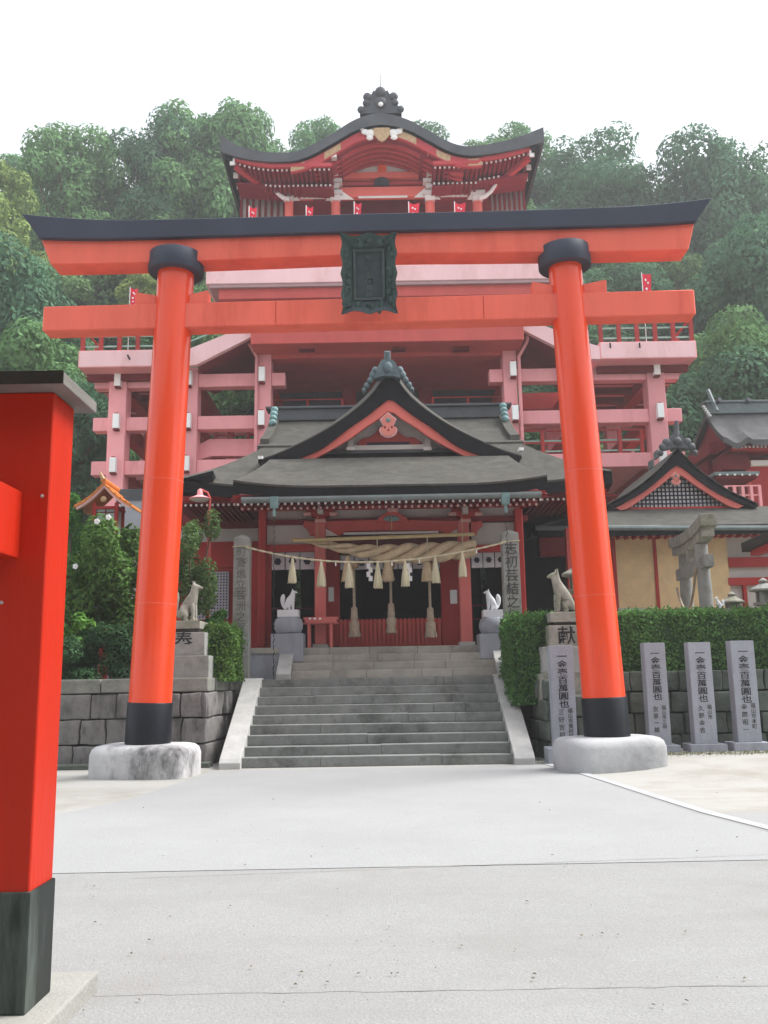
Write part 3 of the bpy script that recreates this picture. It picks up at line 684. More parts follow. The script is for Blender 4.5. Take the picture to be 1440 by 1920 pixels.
# columns (front row, rear row)
cols = [(203, 236, 690), (338, 370, 690), (483, 508, 622), (946, 972, 622), (1084, 1116, 690), (1217, 1250, 690)]
for (a, b, pt) in cols:
    x0, x1 = fx(a), fx(b); D = .75
    for y in (TF, TF + 7):
        MB().box(x0, x1, y, y + D, TZ - .1, P((a+b)/2, pt, TF).z + (.0 if y == TF else 0)).build('column', PINK, tw, bevel=.02, seg=1)
# tie beams, three levels; each bay separate so that they butt against the columns
lv = [(702, 726), (781, 806), (863, 889)]
xc = [(fx(a), fx(b)) for a, b, _ in cols]
zl = [(P(727, a - 8, TF).z, P(727, b - 8, TF).z) for a, b in lv]
for li, (z1, z0) in enumerate(zl):
    for y in (TF + .1, TF + 7.1):
        sp = [(xc[i][1], xc[i+1][0]) for i in range(5) if not (i == 2 and y < TF + 1)]
        st2 = [(xc[0][0] - .62, xc[0][0]), (xc[5][1], xc[5][1] + .62)] + ([(xc[2][1], xc[2][1] + .55), (xc[3][0] - .55, xc[3][0])] if y < TF + 1 else [])
        for a, b in sp: MB().box(a, b, y, y + .5, z0, z1).build('tie_beam', PINK, tw, bevel=.015, seg=1)
        for a, b in st2: MB().box(a, b, y, y + .5, z0, z1).build('beam_end', PINK, tw, bevel=.015, seg=1)
    for i in range(6):
        MB().box((xc[i][0] + xc[i][1])/2 - .25, (xc[i][0] + xc[i][1])/2 + .25, TF + .75, TF + 7, z0, z1).build('cross_beam', RED, tw)
# floors inside the frame
z_f = P(727, 655, TF).z
zfl = [zl[2][0] - .02, zl[1][0] - .02]
MB().box(xc[0][0] + .3, xc[2][0] - .1, TF + 2.2, TF + 7, zl[2][0] - .3, zl[2][0] - .02).build('floor_slab', PINK, tw)
MB().box(xc[3][1] + .1, xc[5][1] - .3, TF + .62, TF + 7, zl[2][0] - .3, zl[2][0] - .02).build('floor_slab', PINK, tw)
# lower sloped parapet in the bay left of the centre
a = [Pv(p, q, TF + .9) for p, q in ((372, 838), (396, 826), (480, 826), (480, 858), (400, 858), (372, 866))]
MB().prism(a, TF + .62, TF + 1.0).build('stair_parapet', PINK, tw, bevel=.01, seg=1)
# ceilings and walls that show in the right hand bays
MB().bp(1118, 1215, 742, 790, TF + 6.6, .2).build('rear_wall', M('grey_ceiling', (0.42, 0.40, 0.40), .8, .1, 1), tw)
MB().bp(978, 1215, 735, 765, TF + 6.2, .5).build('rear_beam', RED, tw)
def railing(name, x0, x1, y, z0, z1, posts, mat, parent, rails=(1.0, .55), w=.07, mat2=None, rmat=None):
    z = z1; o = MB().box(x0 - w*1.02, x1 + w*1.02, y - w*.5, y + w*.5, z, z + w*.9).build(name, mat, parent)
    for i in range(posts + 1):
        x = x0 + (x1 - x0) * i / posts
        MB().box(x - w, x + w, y - w, y + w, z0, z1 - .001).build('rail_post', mat, o)
        if i < posts:
            xn = x0 + (x1 - x0) * (i + 1) / posts
            for f in rails[1:]: z = z0 + (z1 - z0) * f; MB().box(x + w, xn - w, y - w*.45, y + w*.45, z - w*.9, z).build('rail', rmat or mat, o)
    if mat2:
        for f in (.2, .62): z = z0 + (z1 - z0) * f; MB().box(x0, x1, y + w + .002, y + w + .04, z, z + .06).build('safety_rail', mat2, o)
    return o
zr1 = P(727, 790, TF).z
for (a, b) in ((978, 1064), (1126, 1210)):
    railing('railing', fx(a, 830), fx(b, 830), TF + .45, P(1090, 850, TF).z, P(1090, 803, TF).z, 2, RED, tw, (1.0, .58), mat2=GREENRAIL)
railing('railing', fx(243, 840), fx(330, 840), TF + 2.4, P(290, 862, TF + 2.4).z, P(290, 815, TF + 2.4).z, 2, RED, tw, (1.0, .6), mat2=GREENRAIL)
railing('railing', fx(376, 810), fx(476, 810), TF + 3.2, P(420, 826, TF + 3).z, P(420, 800, TF + 3).z, 3, RED, tw, (1.0, .5))
# balcony wings
zf1, zf0 = (P(727, 648, TF - 1).z, P(727, 680, TF - 1).z)
for s, (pa, pb) in enumerate(((147, 330), (1124, 1306))):
    x0, x1 = P(pa, 668 if s == 0 else 652, TF - 1).x, P(pb, 668 if s == 0 else 652, TF - 1).x
    MB().box(x0, x1, TF - 1, TF + 8.4, zf0, zf1).build('balcony_slab', PINK, tw, bevel=.02, seg=1)
    MB().box(x0 + .05, x1 - .05, TF - 1.012, TF - .99, zf0 + .04, zf1 - .03).build('balcony_fascia', PALEPINK, tw)
    zg = P(727, 694, TF).z
    MB().box(min(xc[0][0] if s == 0 else xc[4][0], 99) + .7, (xc[1][1] if s == 0 else xc[5][1]) - .7, TF + .2, TF + .6, zl[0][0] + .002, zf0 - .002).build('filler_beam', GREYWALL, tw)
    m = MB()
    for k in range(6): m.box(x0 + .1, x1 - .1, TF - .2 + k*1.4, TF + .1 + k*1.4, zf0 - .25, zf0 - .002)
    m.build('joist', DARKRED, tw)
    ra, rb = (x0 + .12, x1 - .1) if s == 0 else (x0 + .1, x1 - .12)
    rl = railing('balcony_railing', ra, rb, TF - .9, zf1, zf1 + .98, 5, RED, tw, (1.0,), mat2=GREENRAIL)
    e = ra if s == 0 else rb
    for k in range(1, 6): MB().box(e - .05, e + .05, TF - .9 + k*1.6, TF - .8 + k*1.6, zf1, zf1 + .915).build('rail_post', RED, rl)
    MB().box(e - .03, e + .03, TF - .82, TF + 7.3, zf1 + .92, zf1 + .978).build('side_rail', RED, rl)
    for px in ((243, 290) if s == 0 else (1145, 1200)):
        p = P(px, 672 if s == 0 else 650, TF - 1.03); MB().tube([(p.x, TF - 1.0, p.z - .03), (p.x - .05, TF - 1.16, p.z + .1)], .035, 6).build('spotlight', BLACK, tw)
# sloping stair flights from the wings up to the middle deck
for s in (-1, 1):
    mir = (lambda p: p) if s < 0 else (lambda p: 1454 - p)
    dy = 0 if s < 0 else -12
    f = lambda p, q, Y: Pv(mir(p), q + dy, Y)
    Ya, Yb = TF - 1, TF + 2.6
    MB().prism([f(330, 661, Ya), f(352, 655, Ya), f(474, 606, Ya), f(474, 630, Ya), f(368, 684, Ya), (f(330, 661, Ya)[0], zf0)], Ya, Ya + .25).build('stair_parapet', PALEPINK, tw, bevel=.01, seg=1)
    q = [f(368, 684, Ya), f(474, 630, Ya), f(474, 612, Ya), f(368, 664, Ya)]
    MB().prism(q, Ya + .26, Yb).build('stair_flight', DARKRED, tw)
    MB().prism([(x, z + .0) for x, z in [f(330, 661, Ya), f(352, 655, Ya), f(474, 606, Ya), f(474, 630, Ya), f(368, 684, Ya)]], Yb + .01, Yb + .25).build('stair_parapet', RED, tw)
    m = MB(); p0, p1 = f(352, 655, Ya), f(474, 606, Ya)
    for h in (.35, .65, .95): m.bar((p0[0], Ya + .12, p0[1] + h), (p1[0], Ya + .12, p1[1] + h), .05)
    m.build('stair_rail', GREENRAIL if s < 0 else GREENRAIL, tw)
# middle deck
c0 = 727
def wide(p0, p1, py0, py1, Y, D, name, mat, bev=.0, par=None):
    return MB().bp(p0, p1, py0, py1, Y, D).build(name, mat, par or tw, bevel=bev, seg=1)
wide(470, 982, 600, 641, TF - 1.2, 9, 'deck_slab', BEAM, .02)
wide(474, 978, 641, 653, TF + .1, 7, 'deck_joist', DARKRED)
wide(508, 946, 651, 669, TF + .05, .6, 'head_beam', BEAM, .015)
for (a, b) in ((560, 590), (850, 880), (735, 760)):
    m = MB().bp(a, b, 645, 655, TF - .6, .35).build('deck_floodlight', DARKRED, tw)
# recessed middle storey
YB = TF + 5
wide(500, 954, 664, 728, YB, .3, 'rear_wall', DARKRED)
MB().bp(500, 954, 700, 727, YB - .06, .06).build('lintel_band', RED, tw)
for (a, b) in ((642, 668), (786, 812)): MB().bp(a, b, 724, 800, YB - .25, .5).build('inner_column', RED, tw, bevel=.02, seg=1)
for (a, b) in ((500, 522), (932, 954)): MB().bp(a, b, 724, 800, YB - .2, .5).build('inner_column', RED, tw, bevel=.02, seg=1)
for (a, b) in ((522, 642), (668, 786), (812, 932)): MB().bp(a, b, 728, 800, YB + .05, .1).build('shutter', SHUTTER, tw)
MB().box(xc[2][0], xc[3][1], TF + .2, TF + 7, P(727, 790, TF).z - .3, P(727, 790, TF).z).build('floor_slab', DARKRED, tw)
zz0 = P(727, 790, TF).z
for (a, b, n) in ((512, 642, 2), (812, 944, 2)):
    railing('inner_railing', P(a, 770, TF+1.6).x, P(b, 770, TF+1.6).x, TF + 1.6, zz0, P(727, 748, TF + 1.6).z, n, RED, tw, (1.0, .62), w=.05)
# upper deck edge bands seen between the torii beams
wide(386, 1062, 497, 527, TF - 2.0, 11, 'gallery_slab', PALEPINK, .02)
wide(392, 1056, 527, 534, TF - 1.95, 10.8, 'gallery_soffit', M('mauve_soffit', (0.42, 0.27, 0.28), .7, .1, 1), 0)
wide(410, 1040, 534, 556, TF - 1.8, 10, 'gallery_beam', BEAM, .02)
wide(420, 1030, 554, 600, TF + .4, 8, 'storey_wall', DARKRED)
# ---- pavilion on top
YW = TF + 2.3
gz_ = P(712, 497, TF - 2).z
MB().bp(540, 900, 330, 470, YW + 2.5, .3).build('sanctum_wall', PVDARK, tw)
MB().box(P(440, 400, YW).x, P(995, 400, YW).x, YW - 1.4, YW + 7, gz_ - .02, gz_ + .2).build('gallery_floor', DARKRED, tw)
railing('gallery_railing', P(425, 440, TF - 1.5).x, P(1012, 440, TF - 1.5).x, TF - 1.5, gz_ + .001, gz_ + 1.0, 12, RED, tw, (1.0, .6, .25))
pxs = [(534, 550), (621, 638), (797, 815), (886, 904)]
for a, b in pxs:
    x0, x1 = P(a, 380, YW).x, P(b, 380, YW).x
    co = MB().tube([((x0+x1)/2, YW, gz_ + .2), ((x0+x1)/2, YW, P((a+b)/2, 338, YW).z)], (x1-x0)/2, 16).build('pavilion_column', PVCOL, tw, smooth=True)
    br = MB(); x = (x0+x1)/2; zk = P((a+b)/2, 374, YW - .3).z
    for k, (w, h) in enumerate(((.22, .3), (.32, .22), (.18, .25), (.30, .2), (.14, .35))):
        br.box(x - w, x + w, YW - .3 - .07*k, YW - .05, zk + k*.25, zk + k*.25 + h*.8)
    br.build('bracket', WHITE, co)
# beams between the columns
def beamv(px0, px1, py0, py1, dY, D, name, mat): return MB().bp(px0, px1, py0, py1, YW + dY, D).build(name, mat, tw, bevel=.01, seg=1)
beamv(550, 621, 352, 371, -.12, .24, 'bridging_beam', PVCOL); beamv(815, 886, 348, 366, -.12, .24, 'bridging_beam', PVCOL)
beamv(638, 797, 350, 369, -.14, .28, 'bridging_beam', PVCOL)
for (a, b, y, s) in ((638, 664, 360, 1), (776, 797, 356, -1), (550, 562, 362, 1), (610, 621, 362, -1), (815, 826, 360, 1), (876, 886, 360, -1)):
    pts = [(a, y + 14), (b, y + 14), (a if s > 0 else b, y - 4)]
    MB().prism([Pv(p, q, YW - .17) for p, q in pts], YW - .17, YW - .15).build('white_corner', WHITE, tw)
MB().bp(672, 764, 367, 371, YW - .16, .02).build('white_band', WHITE, tw); MB().bp(562, 610, 369, 373, YW - .14, .02).build('white_band', WHITE, tw); MB().bp(826, 876, 365, 369, YW - .14, .02).build('white_band', WHITE, tw)
beamv(520, 920, 340, 346, .02, .2, 'tie_rail', PVRED)
beamv(512, 928, 326, 333, .06, .2, 'wall_plate', PVRED)
MB().bp(520, 920, 333, 345, YW + .25, .1).build('dark_transom', DARKRED, tw)
MB().lathe((P(716, 345, YW).x, YW - .1, P(716, 350, YW).z), [(.35, 0), (.33, .2), (.2, .38), (.02, .42)], 16, 1, .3).build('frog_leg_strut', SHUTTER, tw, smooth=True)
# slatted side soffits
for s in (-1, 1):
    m = MB(); w = MB()
    a, b = (452, 532) if s < 0 else (920, 984)
    w.bp(a, b, 349, 450, YW + .62, .1)
    for k in range(8):
        p = a + (b - a) * k / 7; m.bp(p - 2.2, p + 2.2, 347, 450, YW + .5, .12)
    w.build('side_panel', GREYWALL, tw); m.build('side_rib', DARKRED, tw)
    p = (515, 355) if s < 0 else (925, 352); c = Vector(P(*p, YW - .5)); sg = -1 if s < 0 else 1
    MB().tube([c + Vector((sg*(.35 - .5*t*t*0 + .9*t - 1.0), 0, -.5 + .9*t*t)) for t in (0, .3, .6, .9, 1.1)], [.1, .1, .09, .07, .03], 8).build('carved_nosing', WHITE, tw, smooth=True)

# ---- roof with the rising curve over the middle
YR0, YR1 = TF + .1, TF + 10.5
topc = [(414, 252), (440, 270), (475, 281), (515, 286), (552, 284), (585, 272), (625, 249), (668, 223), (714, 212), (762, 223), (802, 244), (838, 264), (872, 274), (905, 272), (945, 264), (985, 252), (1019, 238)]
botc = [(428, 284), (450, 293), (482, 300), (518, 303), (553, 301), (588, 290), (628, 268), (670, 244), (714, 234), (760, 243), (800, 263), (836, 282), (870, 291), (904, 290), (942, 284), (978, 275), (1004, 266)]
n = 64
T_ = [Pv(*p, YR0) for p in rs(topc, n)]; B_c = [Pv(*p, YR0) for p in rs(botc, n)]
# the roof slopes up behind its front edge and carries a ridge
def rooftop(u, v):
    i = min(int(u*n), n-1); t = u*n - i
    x = T_[i][0]*(1-t) + T_[i+1][0]*t; z = T_[i][1]*(1-t) + T_[i+1][1]*t
    zr = max(T_, key=lambda q: q[1])[1]
    xm = (T_[0][0] + T_[-1][0]) / 2; e = abs(x - xm) / ((T_[-1][0] - T_[0][0]) / 2)
    hump = max(0, 1 - e)
    w = math.sin(min(v, 1) * math.pi)
    return (xm + (x - xm) * (1 - .0*v), YR0 + v*(YR1 - YR0), z + w * 2.2 * min(1, hump * 1.6))
def thick(u, v):
    i = min(int(u*n), n-1); t = u*n - i
    zt = T_[i][1]*(1-t) + T_[i+1][1]*t; zb = B_c[i][1]*(1-t) + B_c[i+1][1]*t
    return (zt - zb) + math.sin(min(v, 1)*math.pi) * .3
MB().sheet(rooftop, n, 12, thick).build('roof', GREYROOF, tw, smooth=True)
# barge board under the curve, then the eave boards
def off(L, d): return [(x, z - d) for x, z in L]
i0, i1 = 15, 53
bb_ = off(B_c, .0)
MB().ribbon(off(B_c[i0:i1], .01), off(B_c[i0:i1], .42), YR0 + .18, YR0 + .34).build('barge_board', PVRED, tw)
for (a, b) in ((15, 19), (22, 26), (42, 46), (49, 53)):
    MB().ribbon(off(B_c[a:b], .05), off(B_c[a:b], .36), YR0 + .165, YR0 + .18).build('gold_fitting', GOLD, tw)
MB().ribbon(off(B_c[30:39], .02), off(B_c[30:39], .36), YR0 + .16, YR0 + .18).build('gold_fitting', GOLD, tw)
# pendant
pd = Pv(716, 250, YR0 + .1)
pg = MB().prism([(pd[0] + a, pd[1] + b) for a, b in ((-.33, .25), (.33, .25), (.36, -.05), (.16, -.33), (0, -.42), (-.16, -.33), (-.36, -.05))], YR0 + .05, YR0 + .158).build('gable_pendant', GOLD, tw, bevel=.03)
for s in (-1, 1):
    m = MB()
    for (a, b, r) in ((.5, .02, .22), (.72, .08, .17), (.52, -.2, .15), (.84, .2, .09)): m.ball((pd[0] + s*a, YR0 + .1, pd[1] + b), (r, .06, r*.8), 10, 6)
    m.build('white_scroll', WHITE, pg, smooth=True)
for p in (625, 808):
    q = Pv(p, 292 if p < 700 else 284, YR0 + .3); MB().box(q[0] - .14, q[0] + .14, YR0 + .2, YR0 + .5, q[1] - .12, q[1] + .14).build('purlin_end', WHITE, tw)
# vault boards with ribs behind the curve
v0, v1 = 20, 48
MB().ribbon(off(B_c[v0:v1+1], .30), off(B_c[v0:v1+1], .42), YR0 + .36, YW + 2.4).build('vault_ceiling', PVDARK, tw)
m = MB()
for k in range(6): y = YR0 + .6 + k*.36; m.ribbon(off(B_c[v0:v1+1], .43), off(B_c[v0:v1+1], .58), y, y + .13)
m.build('vault_rib', PVRED, tw)
for s in (-1, 1):
    q = Pv(628 if s < 0 else 800, 310, YR0 + .8); e = Pv(640 if s < 0 else 790, 330, YW)
    MB().box(q[0] - .3, q[0] + .3, YR0 + .5, YW + .2, Pv(628, 338, YW)[1], q[1] + .45).build('vault_beam', PVDARK, tw)
# tympanum
yt = YW + .05
MB().prism([Pv(p, q, yt) for p, q in ((638, 330), (664, 312), (690, 298), (714, 294), (742, 297), (768, 309), (795, 328))], yt, yt + .1).build('tympanum', WHITE, tw)
MB().bp(708, 724, 304, 326, yt - .12, .12).build('king_post', ORANGE, tw); MB().bp(710, 722, 296, 304, yt - .12, .12).build('post_cap', WHITE, tw)
beamv(628, 806, 322, 333, -.14, .3, 'tie_beam', PVCOL)
# eave soffits and rafters, left and right of the curve
def zat(L, x):
    for (a, b), (c, d) in zip(L[:-1], L[1:]):
        if a <= x <= c: return b + (d - b) * (x - a) / (c - a)
    return L[0][1] if x < L[0][0] else L[-1][1]
xw0, xw1 = B_c[0][0], B_c[-1][0]
for s, (xa, xb) in enumerate(((xw0 + .15, P(622, 300, YR0).x), (P(812, 290, YR0).x, xw1 - .15))):
    so_ = MB()
    N_ = 20; ex = [xa + (xb - xa)*k/N_ for k in range(N_+1)]
    zz = [zat(B_c, x) if (x < B_c[i0][0] or x > B_c[i1-1][0]) else min(zat(B_c, B_c[i0][0]), zat(B_c, B_c[i1-1][0])) for x in ex]
    zz = [min(z, (zat(B_c, B_c[i0][0] if s == 0 else B_c[i1-1][0])) + (.35 if (k == 0 and s == 0) or (k == N_ and s == 1) else 1.2) ) for k, z in enumerate(zz)]
    so_.ribbon([(x, z - .0) for x, z in zip(ex, zz)], [(x, z - .16) for x, z in zip(ex, zz)], YR0 + .15, YR0 + .3)
    so_.build('eave_board', PVRED, tw)
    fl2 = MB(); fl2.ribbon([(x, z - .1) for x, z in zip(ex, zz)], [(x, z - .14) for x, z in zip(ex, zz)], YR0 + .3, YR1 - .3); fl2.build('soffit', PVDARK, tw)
    L_ = list(zip(ex, zz)); xs = [xa + .1 + k*.2 for k in range(int((xb - xa)/.2))]
    rafters('flying_rafter', xs, (.05, .065), YR0 + .34, YW + .2, [zat(L_, x) - .205 for x in xs], PVDARK, tw, 'rafter_tip', WHITE, tipsize=(.038, .045))
    xs = [x for x in xs if (s == 0 and x > xa + 1.2) or (s == 1 and x < xb - 1.2)]
    rafters('base_rafter', xs, (.05, .08), YR0 + 1.2, YW + .2, [zat(L_, x) - .44 for x in xs], PVDARK, tw, 'rafter_tip', WHITE, tipsize=(.038, .045))
    # side eave board, running back, with its white corner tips
    x = xa if s == 0 else xb; z = zz[0] if s == 0 else zz[-1]
    MB().box(x - .32, x + .02, YR0 + .05, YR1 - .2, z - .22, z + .12) .build('side_eave', ROOFEDGE, tw) if s == 0 else MB().box(x - .02, x + .32, YR0 + .05, YR1 - .2, z - .22, z + .12).build('side_eave', ROOFEDGE, tw)
    for k in range(7): MB().box(x - .1, x + .1, YR0 + .12 + k*.9, YR0 + .2 + k*.9, z - .45 + .06*(k == 0), z - .1).build('rafter_tip', WHITE, tw)
    hr = MB().bar((x + (.1 if s == 0 else -.1), YR0 + .4, z - .3), ((P(520, 330, YW).x if s == 0 else P(920, 330, YW).x), YW, z - .7), .2, .25); hr.build('hip_rafter', PVRED, tw)
    MB().ribbon([(ex[0], zz[0] - .55), (ex[-1], zz[-1] - .45)], [(ex[0], zz[0] - .62), (ex[-1], zz[-1] - .6)], YR0 + 1.25, YW + .3).build('inner_soffit', PVDARK, tw)
# ridge ornament
o = Pv(714, 213, YR0 + .2)
rt = MB()
rt.prism([(o[0] + a, o[1] + b) for a, b in ((-.9, -.05), (-.86, .22), (-.7, .32), (-.55, .3), (-.46, .72), (-.3, 1.05), (-.2, .98), (-.18, 1.15), (0, 1.24), (.18, 1.15), (.2, .98), (.3, 1.05), (.46, .72), (.55, .3), (.7, .32), (.86, .22), (.9, -.05))], YR0 + .1, YR0 + .4)
for (a, b, r) in ((-.56, .74, .2), (.56, .74, .2), (-.62, .45, .16), (.62, .45, .16), (0, .98, .24), (-.85, .14, .16), (.85, .14, .16), (0, .45, .28)):
    rt.ball((o[0] + a, YR0 + .12, o[1] + b), (r, .14, r), 12, 8)
rt.build('ridge_ornament', GREYROOF, tw, smooth=True)
MB().ball((o[0], YR0 - .02, o[1] + .3), (.11, .04, .11), 10, 6).build('ridge_crest', WHITE, tw, smooth=True)
MB().tube([(o[0], YR0 + .25, o[1] + 1.1), (o[0], YR0 + .25, o[1] + 1.95)], .02, 6).build('lightning_rod', STONE, tw)
zr = o[1]
MB().tube([(o[0], YR0 + .4, zr + .1), (o[0], YR0 + 2.5, zr + 1.2), (o[0], YR0 + 5, zr + 2.0), (o[0], YR0 + 9, zr + 1.2)], .3, 10).build('ridge_cap', GREYROOF, tw, smooth=True)
# white box lamps on the columns
for (px, py) in ((221, 711), (218, 790), (212, 872), (354, 709), (352, 789), (349, 869), (491, 702), (490, 784), (489, 858), (962, 692), (966, 774), (969, 848), (1099, 692), (1102, 770), (1231, 690), (1238, 770), (1243, 852)):
    p = P(px, py, TF - .16); w, h = .125, .30
    lb = MB().box(p.x - w, p.x + w, TF - .26, TF - .002, p.z - h, p.z + h).build('wall_lamp', LAMPW, tw, bevel=.02)
    MB().box(p.x - w + .02, p.x + w - .02, TF - .24, TF - .004, p.z - h - .07, p.z - h).build('lamp_base', DARKRED, lb)
    MB().box(p.x - w + .06, p.x + w - .06, TF - .2, TF - .004, p.z + h, p.z + h + .05).build('lamp_top', RED, lb)
# drain pipes
for (px, s) in ((481, 1), (976, -1)):
    x = fx(px); z1 = P(px, 640, TF).z
    pts = [(x - s*.35, TF - .9, P(px, 615, TF).z), (x - s*.3, TF - .5, z1 - .2), (x, TF - .1, z1 - .7), (x, TF - .1, P(px, 880, TF).z)]
    MB().tube(pts, .07, 8).build('drain_pipe', PINK, tw, smooth=True)
# banners
def banner(px, py, Y, h, w, label, zb=None, lean=.06, wave=.1):
    top = P(px, py, Y); z0 = zb if zb is not None else top.z - h - .9
    t = thing('banner', (top.x, Y, z0), label, 'banner', 'red banners on the tower galleries')
    MB().tube([(top.x, Y, z0), (top.x, Y, top.z + .05)], .018, 6).build('pole', PAPER, t)
    def f(u, v): return (top.x + .02 + u*w*(1 - .25*v) , Y - .02 + wave*math.sin(u*4 + v*3), top.z - v*h - u*lean)
    m = MB(); N = 8; vs = []
    g = lambda i, j: i*(N+1)+j
    m.sheet(f, N, N, .004).build('cloth', FLAGRED, t, smooth=True)
    mk = MB(); rn = random.Random(int(px))
    for (a, b, s_) in ((.35, .2, .11), (.6, .3, .1), (.4, .5, .13), (.58, .72, .09)):
        p = f(a, b); mk.prism([(p[0] - s_*w, p[2]), (p[0], p[2] + s_*h*.35), (p[0] + s_*w, p[2] + .01), (p[0] + s_*w*.4, p[2] - s_*h*.5), (p[0] - s_*w*.6, p[2] - s_*h*.3)], p[1] - .05, p[1] - .045)
    mk.build('white_mark', PAPER, t)
zgal = gz_ + .0
for px, py, w, l in ((467, 388, .32, 'furled red banner at the far left of the top gallery'), (574, 387, .28, 'narrow red banner between the left pair of pavilion columns'), (664, 380, .28, 'narrow red banner left of the middle pavilion bay'), (766, 380, .42, 'open red and white banner right of the middle pavilion bay'), (852, 380, .42, 'open red and white banner between the right pair of pavilion columns')):
    banner(px, py, TF - 1.3, .95, w, l, zb=zgal)
banner(244, 540, TF - .6, .85, .34, 'red and white banner above the left end of the torii tie beam', zb=zf1)
banner(1203, 513, TF - .6, 1.3, .34, 'tall pink and red banner above the right end of the torii tie beam', zb=zf1, wave=.04)
# ================================================================ main hall (haiden)
HY = 21.6
hall = thing('shrine_hall', (P(736, 1200, HY).x, HY, HF), 'red shrine hall with a bark roof and a great front gable above the stairs', 'shrine hall')
def hb(p0, p1, q0, q1, Y, D, name, mat, bev=.006, par=None): return MB().bp(p0, p1, q0, q1, Y, D).build(name, mat, par or hall, bevel=bev, seg=1)
# columns of the porch
PALERED = M('pale_lit_red', (0.60, 0.155, 0.14), 0.6, 0.1, 1.2, streak=3)  # lighter red: light on the porch columns put into the colour; table shares it
for (a, b) in ((590, 611), (862, 884)):
    x0, x1 = P(a, 1120, HY).x, P(b, 1120, HY).x
    MB().box(x0, x1, HY, HY + (x1 - x0), HF + .1, P((a+b)/2, 975, HY).z).build('porch_column', PALERED, hall, bevel=.02)
    MB().box(x0 - .05, x1 + .05, HY - .05, HY + (x1-x0) + .05, HF - .001, HF + .1).build('column_base', PALESTONE, hall, bevel=.01)
# bracket sets above them
for (a, b) in ((590, 611), (862, 884)):
    c = (a + b) / 2; m = MB().bp(c - 10, c + 10, 968, 976, HY - .06, .4).bp(c - 17, c + 17, 957, 968, HY - .02, .3).bp(c - 26, c + 26, 953, 962, HY + .02, .24)
    o = m.build('bracket_set', RED, hall, bevel=.012, seg=1)
    MB().bp(c - 10, c + 10, 973, 979, HY - .07, .42).bp(c - 32, c - 17, 960, 966, HY - .02, .26).bp(c + 17, c + 32, 960, 966, HY - .02, .26).build('bracket_block', M('pale_bracket', (0.62, 0.34, 0.31), .7, .1, 4), o, bevel=.01, seg=1)
    MB().bp(c - 6, c + 5, 946, 962, HY - .25, .3).build('carved_nosing', GREYWALL, o, bevel=.03)
    for s in (-1, 1):
        if (s < 0) == (c < 736): 
            e = c + s*24; MB().prism([Pv(p, q, HY) for p, q in ((c + s*10, 978), (c + s*30, 976), (c + s*33, 985), (c + s*24, 992), (c + s*20, 1003), (c + s*10, 1004))], HY + .03, HY + .2).build('carved_nosing', BEAM, o, bevel=.02)
# rainbow beam and its fittings
rb = [(611, 977), (650, 976), (736, 974), (822, 976), (862, 976)]
rbb = [(611, 988), (634, 1003), (652, 996), (736, 994), (822, 995), (838, 1001), (862, 986)]
MB().ribbon([Pv(*p, HY) for p in rs(rb, 36)], [Pv(*p, HY) for p in rs(rbb, 36)], HY + .04, HY + .24).build('rainbow_beam', BEAM, hall)
MB().bp(644, 822, 997, 1001, HY + .02, .02).build('white_groove', WHITE, hall)
MB().bp(650, 816, 1001, 1004, HY + .05, .06).build('blue_groove', INDIGO, hall)
for pts in (((611, 991), (634, 1004), (611, 1005)), ((862, 988), (838, 1003), (862, 1004))): MB().prism([Pv(*p, HY + .08) for p in pts], HY + .08, HY + .12).build('white_corner', WHITE, hall)
fk = [(704, 979), (712, 968), (722, 963), (728, 957), (736, 955), (744, 957), (750, 963), (760, 968), (768, 979)]
ko = MB().prism([Pv(*p, HY - .05) for p in fk], HY - .05, HY + .12).build('frog_leg_strut', BEAM, hall, bevel=.012, seg=1)
MB().ball((P(734, 972, HY).x, HY - .06, P(734, 973, HY).z), (.2, .06, .075), 14, 6).build('carved_relief', COPPER, ko, smooth=True)
MB().bp(726, 746, 953, 959, HY - .08, .3).build('strut_block', M('pale_block', (0.60, 0.36, 0.33), .7, .1, 4), ko)
# horizontal members and plaster panels (front wall plane a little behind the columns)
WY = HY + .9
hb(484, 990, 944, 952, HY + .05, .22, 'wall_plate', RED); hb(484, 990, 971, 980, HY + .10, .14, 'head_rail', DARKRED)
hb(500, 975, 952, 971, HY + .3, .1, 'plaster_panel', GREYWALL, 0)
for (a, b) in ((498, 590), (884, 970)):
    hb(a, b, 980, 1022, HY + .26, .1, 'plaster_panel', GREYWALL, 0); hb(a, b, 1021, 1034, HY + .12, .2, 'lintel', RED)
for (a, b) in ((484, 498), (970, 985)): hb(a, b, 952, 1212, HY + .02, .3, 'corner_column', RED, .02)
hb(611, 862, 1006, 1030, WY + .3, .15, 'inner_lintel', DARKRED)
# red board walls either side and the doors
for (a, b) in ((470, 508), (975, 986)):
    hb(a, b, 1034, 1216, HY + .36, .15, 'board_wall', RED)
for i, (a, b) in enumerate(((612, 637), (827, 861))):
    d = hb(a, b, 1030, 1212, WY, .12, 'door_leaf', RED)
    hb(*((616, 626, 1101, 1128) if i == 0 else (844, 857, 1106, 1132)), WY - .012, .01, 'paper_notice', PAPER, 0, d)
